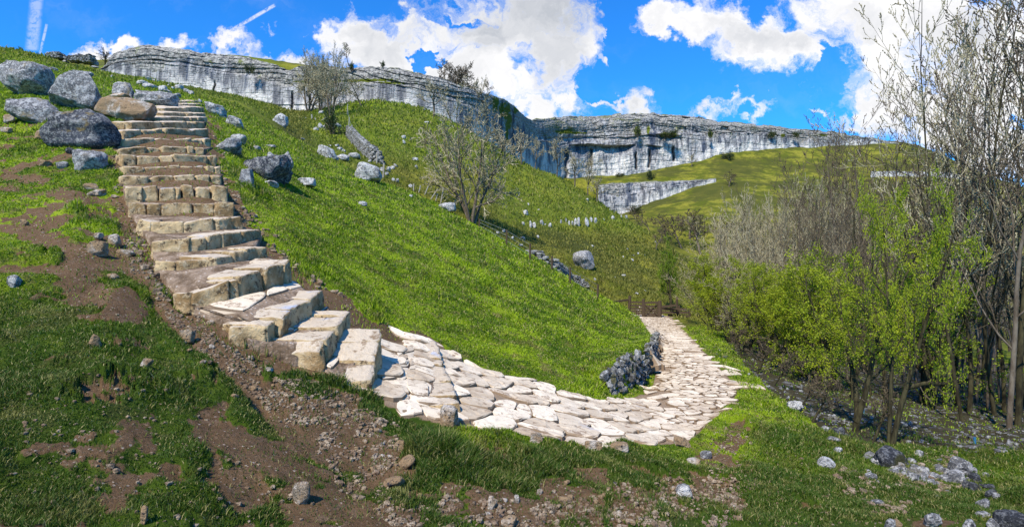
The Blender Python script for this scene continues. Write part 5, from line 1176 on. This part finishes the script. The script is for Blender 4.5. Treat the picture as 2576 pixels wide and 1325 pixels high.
CT = [(1336,296),(1350,288),(1400,284),(1450,281),(1520,278),(1580,276),(1650,276),(1700,279),(1750,285),(1790,292),(1840,299),(1900,307),(1960,313),(2020,318),(2080,324),(2140,333),(2200,343),(2262,357)]
CB = [(1336,455),(1400,475),(1480,480),(1530,470),(1560,450),(1640,434),(1700,424),(1760,413),(1790,392),(1850,384),(1950,378),(2050,370),(2150,364),(2262,362)]
cliff('limestone_cliff', CT, CB, [(1336,235),(1400,275),(1480,296),(1600,302),(1760,306),(1850,312),(2000,320),(2262,332)],
      'great curved pale limestone cliff at the head of the valley', dx=1.2, dv=1.1, bed=9, seed=2, ledge=(.62, .68), amp=1.0,
      moss=[(1604,326,9,15),(1631,325,4,14),(1683,338,24,7),(1787,334,7,10),(1942,338,8,9),(1970,340,5,6),(2003,336,8,7),(1440,330,40,4),(1420,325,25,5),(2070,338,12,4)], cracks=[(1694,365,408,3.2),(1601,380,430,2.4),(1634,372,425,3),(1424,370,460,5),(1486,365,420,4)],
      overh=[(1430,1600,362,14,1.6),(1640,1720,336,5,1.2),(1370,1700,340,4,.6),(1620,1670,366,10,.8)], back=30, zones=lambda X, V, u: u-.12*np.clip((1600-X)/250, -.3, .6)+.06*np.clip((X-1750)/200, 0, 1), capy=0)
cliff('lower_cliff', [(1505,462),(1540,457),(1600,455),(1650,453),(1700,452),(1760,450),(1802,447)], [(1505,545),(1560,556),(1600,530),(1650,508),(1700,488),(1760,467),(1802,454)], [(1505,250),(1560,256),(1802,262)],
      'lower step of pale blue cliff beneath the grass terrace', dx=1.3, dv=1.1, bed=7, seed=3, back=14, zones=lambda X, V, u: u*.55+.12, jag=.6)
cliff('limestone_band', [(2190,430),(2250,428),(2380,431),(2440,444)], [(2190,438),(2250,439),(2380,442),(2440,452)], [(2190,268),(2440,268)], 'thin grey rock band across the far right hillside', dx=2, dv=1.2, bed=4, seed=4, back=4, zones=lambda X, V, u: u*.6, jag=.5)
# small bare trees standing on the cliff edge
for x, y, h, w, Yd, lb in ((876, 163, 52, 32, 118, 'small bare tree on the cliff edge against the white cloud'), (1119, 205, 58, 40, 116, 'bare tree on the cliff edge left of the big dark one'), (1140, 207, 40, 40, 116, 'low bare tree on the cliff edge next to another'), (1228, 238, 38, 34, 126, 'tiny bare tree on the cliff edge before the moss')):
    tree(x, y, h, 'gnarl', 20+int(x) % 4, lb, 'bare trees on the cliff edge', Y=Yd, wpx=w, twig='twigd')
for x, y, h, w, Yd, lb in ((884, 176, 20, 18, 113, 'green bush clinging to the left cliff under the small edge tree'), (963, 168, 14, 16, 112, 'little green bush on the left cliff edge'), (628, 184, 24, 26, 118, 'dark green bush growing on a ledge of the left cliff'),
        (1604, 341, 26, 20, 300, 'tall green bush growing on the great cliff, left one'), (1683, 344, 16, 44, 300, 'wide dark bush in a recess of the great cliff'), (1787, 344, 18, 14, 305, 'green bush on the great cliff right of the recess'), (1942, 345, 15, 20, 315, 'green bush on the great cliff further right'), (2003, 343, 12, 16, 318, 'small green bush near the right end of the great cliff')):
    tree(x, y, h, 'bush', 32, lb, 'bushes growing on the cliffs', Y=Yd, wpx=w, leaf='ever', per=14, lsize=.05, lspread=.10, name='bush', cat='bush')

# ------------------------------------------------------------------ sky, clouds, sun
SUN_EL, SUN_AZ = R(50), R(208)      # azimuth clockwise from +Y
wd = bpy.data.worlds.new('World'); sc.world = wd; wd.use_nodes = True; nt = wd.node_tree; nt.nodes.clear()
class WN(NT):
    def __init__(s, t): s.t = t
w = WN(nt); out_ = w.n('ShaderNodeOutputWorld'); bgn = w.n('ShaderNodeBackground'); w.l(bgn.outputs[0], out_.inputs[0])
sky = w.n('ShaderNodeTexSky', sky_type='NISHITA'); sky.sun_disc = False; sky.sun_elevation = SUN_EL; sky.sun_rotation = SUN_AZ; sky.altitude = 300; sky.air_density = 1.0; sky.dust_density = .2; sky.ozone_density = 3.0
skc = w.mix(1.0, sky.outputs[0], SKYTINT if 'SKYTINT' in globals() else (.17, .88, 1.66), 'MULTIPLY')
tc = w.n('ShaderNodeTexCoord'); sx = w.n('ShaderNodeSeparateXYZ'); w.l(tc.outputs['Generated'], sx.inputs[0])
yy = w.math('MAXIMUM', sx.outputs[1], .08); px = w.math('DIVIDE', sx.outputs[0], yy); pz = w.math('DIVIDE', sx.outputs[2], yy)
px0, pz0 = px, pz; _cv = w.n('ShaderNodeCombineXYZ'); w.l(px, _cv.inputs[0]); w.l(pz, _cv.inputs[1])
def _warp(sc_, amt, p_, q_):
    n_ = w.n('ShaderNodeTexNoise'); w.l(_cv.outputs[0], n_.inputs['Vector']); n_.inputs['Scale'].default_value = sc_; n_.inputs['Detail'].default_value = 6; n_.inputs['Roughness'].default_value = .62
    s_ = w.n('ShaderNodeSeparateColor'); w.l(n_.outputs['Color'], s_.inputs[0])
    return w.math('ADD', p_, w.math('MULTIPLY', w.math('SUBTRACT', s_.outputs[0], .5), amt)), w.math('ADD', q_, w.math('MULTIPLY', w.math('SUBTRACT', s_.outputs[1], .5), amt))
px, pz = _warp(7, .20, px, pz); px, pz = _warp(26, .055, px, pz)
cv = w.n('ShaderNodeCombineXYZ'); w.l(px, cv.inputs[0]); w.l(pz, cv.inputs[1]); dirv = cv.outputs[0]
def nz(scale, det, rough=.6, dist=0, off=0, sy=1.0):
    m = w.n('ShaderNodeMapping'); w.l(dirv, m.inputs[0]); m.inputs[1].default_value = (off, off*.7, off); m.inputs[3].default_value = (1, sy, 1); return w.noise(m.outputs[0], scale, det, rough, dist)
BL = [(2230,210,150,110),(2400,190,260,210),(2300,60,260,120),(2500,360,160,100),(1930,110,240,80),(1720,90,90,60),(1010,110,190,110),(1130,170,230,100),(1290,60,250,130),(1400,110,150,160),(1250,200,170,70),(1330,262,60,30),(1480,100,50,70),(900,60,90,70),(1440,200,30,60),
      (1660,55,65,45),(1780,60,170,75),(1930,80,220,75),(1840,150,60,35),(2000,140,90,40),(2130,30,220,75),(2250,100,190,90),(2330,240,250,100),(2460,330,260,130),(2500,120,260,200),(2200,150,100,60),(2170,300,80,26),(2210,220,100,60),
      (300,103,110,30),(230,125,60,18),(440,100,50,22),(560,110,60,26),(650,130,75,22),(740,140,60,30),(1605,252,62,32),(1640,225,28,24),(1828,262,34,15),(1785,281,64,22),(1880,290,60,15),(1545,140,22,16),(1575,130,12,12),(1700,153,8,5),(1415,250,40,20),(1350,290,30,14),(2060,285,18,8),(1500,250,20,10)]
acc = None
for (a, b, rx, ry) in BL:
    u = w.math('MULTIPLY', w.math('SUBTRACT', px, (a-CX)/F), F/rx); v = w.math('MULTIPLY', w.math('SUBTRACT', pz, (CY-b)/F), F/ry)
    q = w.math('SUBTRACT', 1.0, w.math('SQRT', w.math('ADD', w.math('MULTIPLY', u, u), w.math('MULTIPLY', v, v))))
    q = w.math('MULTIPLY', q, min(1.0, .35+min(rx, ry)/80)) if min(rx, ry) < 40 else q
    acc = q if acc is None else w.math('SMOOTH_MAX', acc, q, .22)
n1 = nz(5.5, 9, .62, .25, 1.3); n2 = nz(22, 7, .62, .3, 4.1)
den = w.math('ADD', acc, w.math('ADD', w.math('MULTIPLY', w.math('SUBTRACT', n1, .5), 2.6), w.math('MULTIPLY', w.math('SUBTRACT', n2, .5), 1.7)))
# blue gaps
for (a, b, rx, ry, k) in ((1095,140,42,22,1.6),(1500,190,70,60,.8),(1570,60,38,110,2.2),(1690,140,110,60,.9),(2070,175,52,62,1.9),(1560,255,20,20,.3),(1160,18,60,12,.6),(2330,10,20,10,.0),(2555,300,20,30,.9)):
    u = w.math('MULTIPLY', w.math('SUBTRACT', px, (a-CX)/F), F/rx); v = w.math('MULTIPLY', w.math('SUBTRACT', pz, (CY-b)/F), F/ry)
    q = w.math('MAXIMUM', w.math('SUBTRACT', 1.0, w.math('ADD', w.math('MULTIPLY', u, u), w.math('MULTIPLY', v, v))), 0.0); den = w.math('SUBTRACT', den, w.math('MULTIPLY', q, k))
cm = w.sstep(den, -.12, .60); core = w.sstep(den, .25, 1.0)
gn = w.math('ADD', w.math('ADD', w.math('MULTIPLY', w.math('SUBTRACT', nz(3.2, 7, .62, .3, 7.7), .5), 1.6), .5), w.math('MULTIPLY', w.math('SUBTRACT', core, .5), .22))
# greyer undersides in the middle of the big clouds
gacc = None
for (a, b, rx, ry) in ((1330,30,210,150),(1400,130,110,120),(1930,90,190,70),(2150,60,150,60),(2400,110,150,110),(1500,20,100,60)):
    u = w.math('MULTIPLY', w.math('SUBTRACT', px, (a-CX)/F), F/rx); v = w.math('MULTIPLY', w.math('SUBTRACT', pz, (CY-b)/F), F/ry)
    q = w.math('MAXIMUM', w.math('SUBTRACT', 1.0, w.math('ADD', w.math('MULTIPLY', u, u), w.math('MULTIPLY', v, v))), 0.0); gacc = q if gacc is None else w.math('MAXIMUM', gacc, q)
sh_ = nz(8, 5, .6, .4, 5.5); grey = w.math('ADD', w.math('MULTIPLY', w.sstep(w.math('ADD', gn, w.math('MULTIPLY', gacc, .40)), .30, 1.35), .75), w.math('MULTIPLY', w.sstep(sh_, .36, .74), .42), None, True)
CB_ = 6.0
cloudc = w.mix(grey, (1.18*CB_, 1.17*CB_, 1.18*CB_), (.60*CB_, .635*CB_, .70*CB_))
cloudc = w.mix(w.sstep(nz(14, 6, .6, .2, 2.2), .60, .30), cloudc, (.80*CB_, .84*CB_, .90*CB_)) if False else cloudc
# contrails
def streak(x0, y0_, x1, y1_, wid, k):
    ax, ay = (x0-CX)/F, (CY-y0_)/F; bx_, by_ = (x1-CX)/F, (CY-y1_)/F; L_ = math.hypot(bx_-ax, by_-ay); ux, uy = (bx_-ax)/L_, (by_-ay)/L_
    dx_ = w.math('SUBTRACT', px0, ax); dy_ = w.math('SUBTRACT', pz0, ay)
    al = w.math('ADD', w.math('MULTIPLY', dx_, ux), w.math('MULTIPLY', dy_, uy)); ac = w.math('ABSOLUTE', w.math('SUBTRACT', w.math('MULTIPLY', dx_, uy), w.math('MULTIPLY', dy_, ux)))
    al = w.math('DIVIDE', al, L_); m = w.math('MULTIPLY', w.sstep(al, 0, .04), w.sstep(al, 1, .96)); m = w.math('MULTIPLY', m, w.sstep(ac, wid/F, wid/F*.3))
    return w.math('MULTIPLY', w.math('MULTIPLY', m, w.sstep(nz(60, 4, .7, 0, x0*.01), .30, .6)), k)
stx = w.math('MAXIMUM', streak(545, 98, 694, 12, 6, .75), w.math('MAXIMUM', streak(80, 130, 96, -40, 22, .35), streak(100, 138, 118, 60, 5, .45)))
cm = w.math('MAXIMUM', cm, stx)
thin = w.math('MULTIPLY', w.sstep(nz(2.4, 6, .6, .2, 11.0, 2.0), .5, .9), .25)
cm = w.math('MAXIMUM', cm, thin)
fin = w.mix(cm, skc, cloudc); w.l(fin, bgn.inputs[0]); bgn.inputs[1].default_value = .115
sun = bpy.data.lights.new('sun', 'SUN'); sun.energy = 4.8; sun.angle = R(.6); sun.color = (1, .95, .86)
so = bpy.data.objects.new('sun', sun); col.objects.link(so)
sd = Vector((math.sin(SUN_AZ)*math.cos(SUN_EL), math.cos(SUN_AZ)*math.cos(SUN_EL), math.sin(SUN_EL)))
so.rotation_euler = sd.to_track_quat('Z', 'Y').to_euler()
cam = bpy.data.cameras.new('camera'); cam.sensor_width = 36; cam.lens = 36*F/2576; cam.clip_end = 6000; cam.clip_start = .05
co = bpy.data.objects.new('camera', cam); col.objects.link(co); co.rotation_euler = (math.pi/2, 0, 0); sc.camera = co
vs_ = sc.view_settings; vs_.view_transform = 'Standard'; vs_.look = 'None'; vs_.exposure = .42; vs_.gamma = 1
sc.cycles.max_bounces = 5; sc.cycles.diffuse_bounces = 3; sc.cycles.transmission_bounces = 3; sc.cycles.use_denoising = True
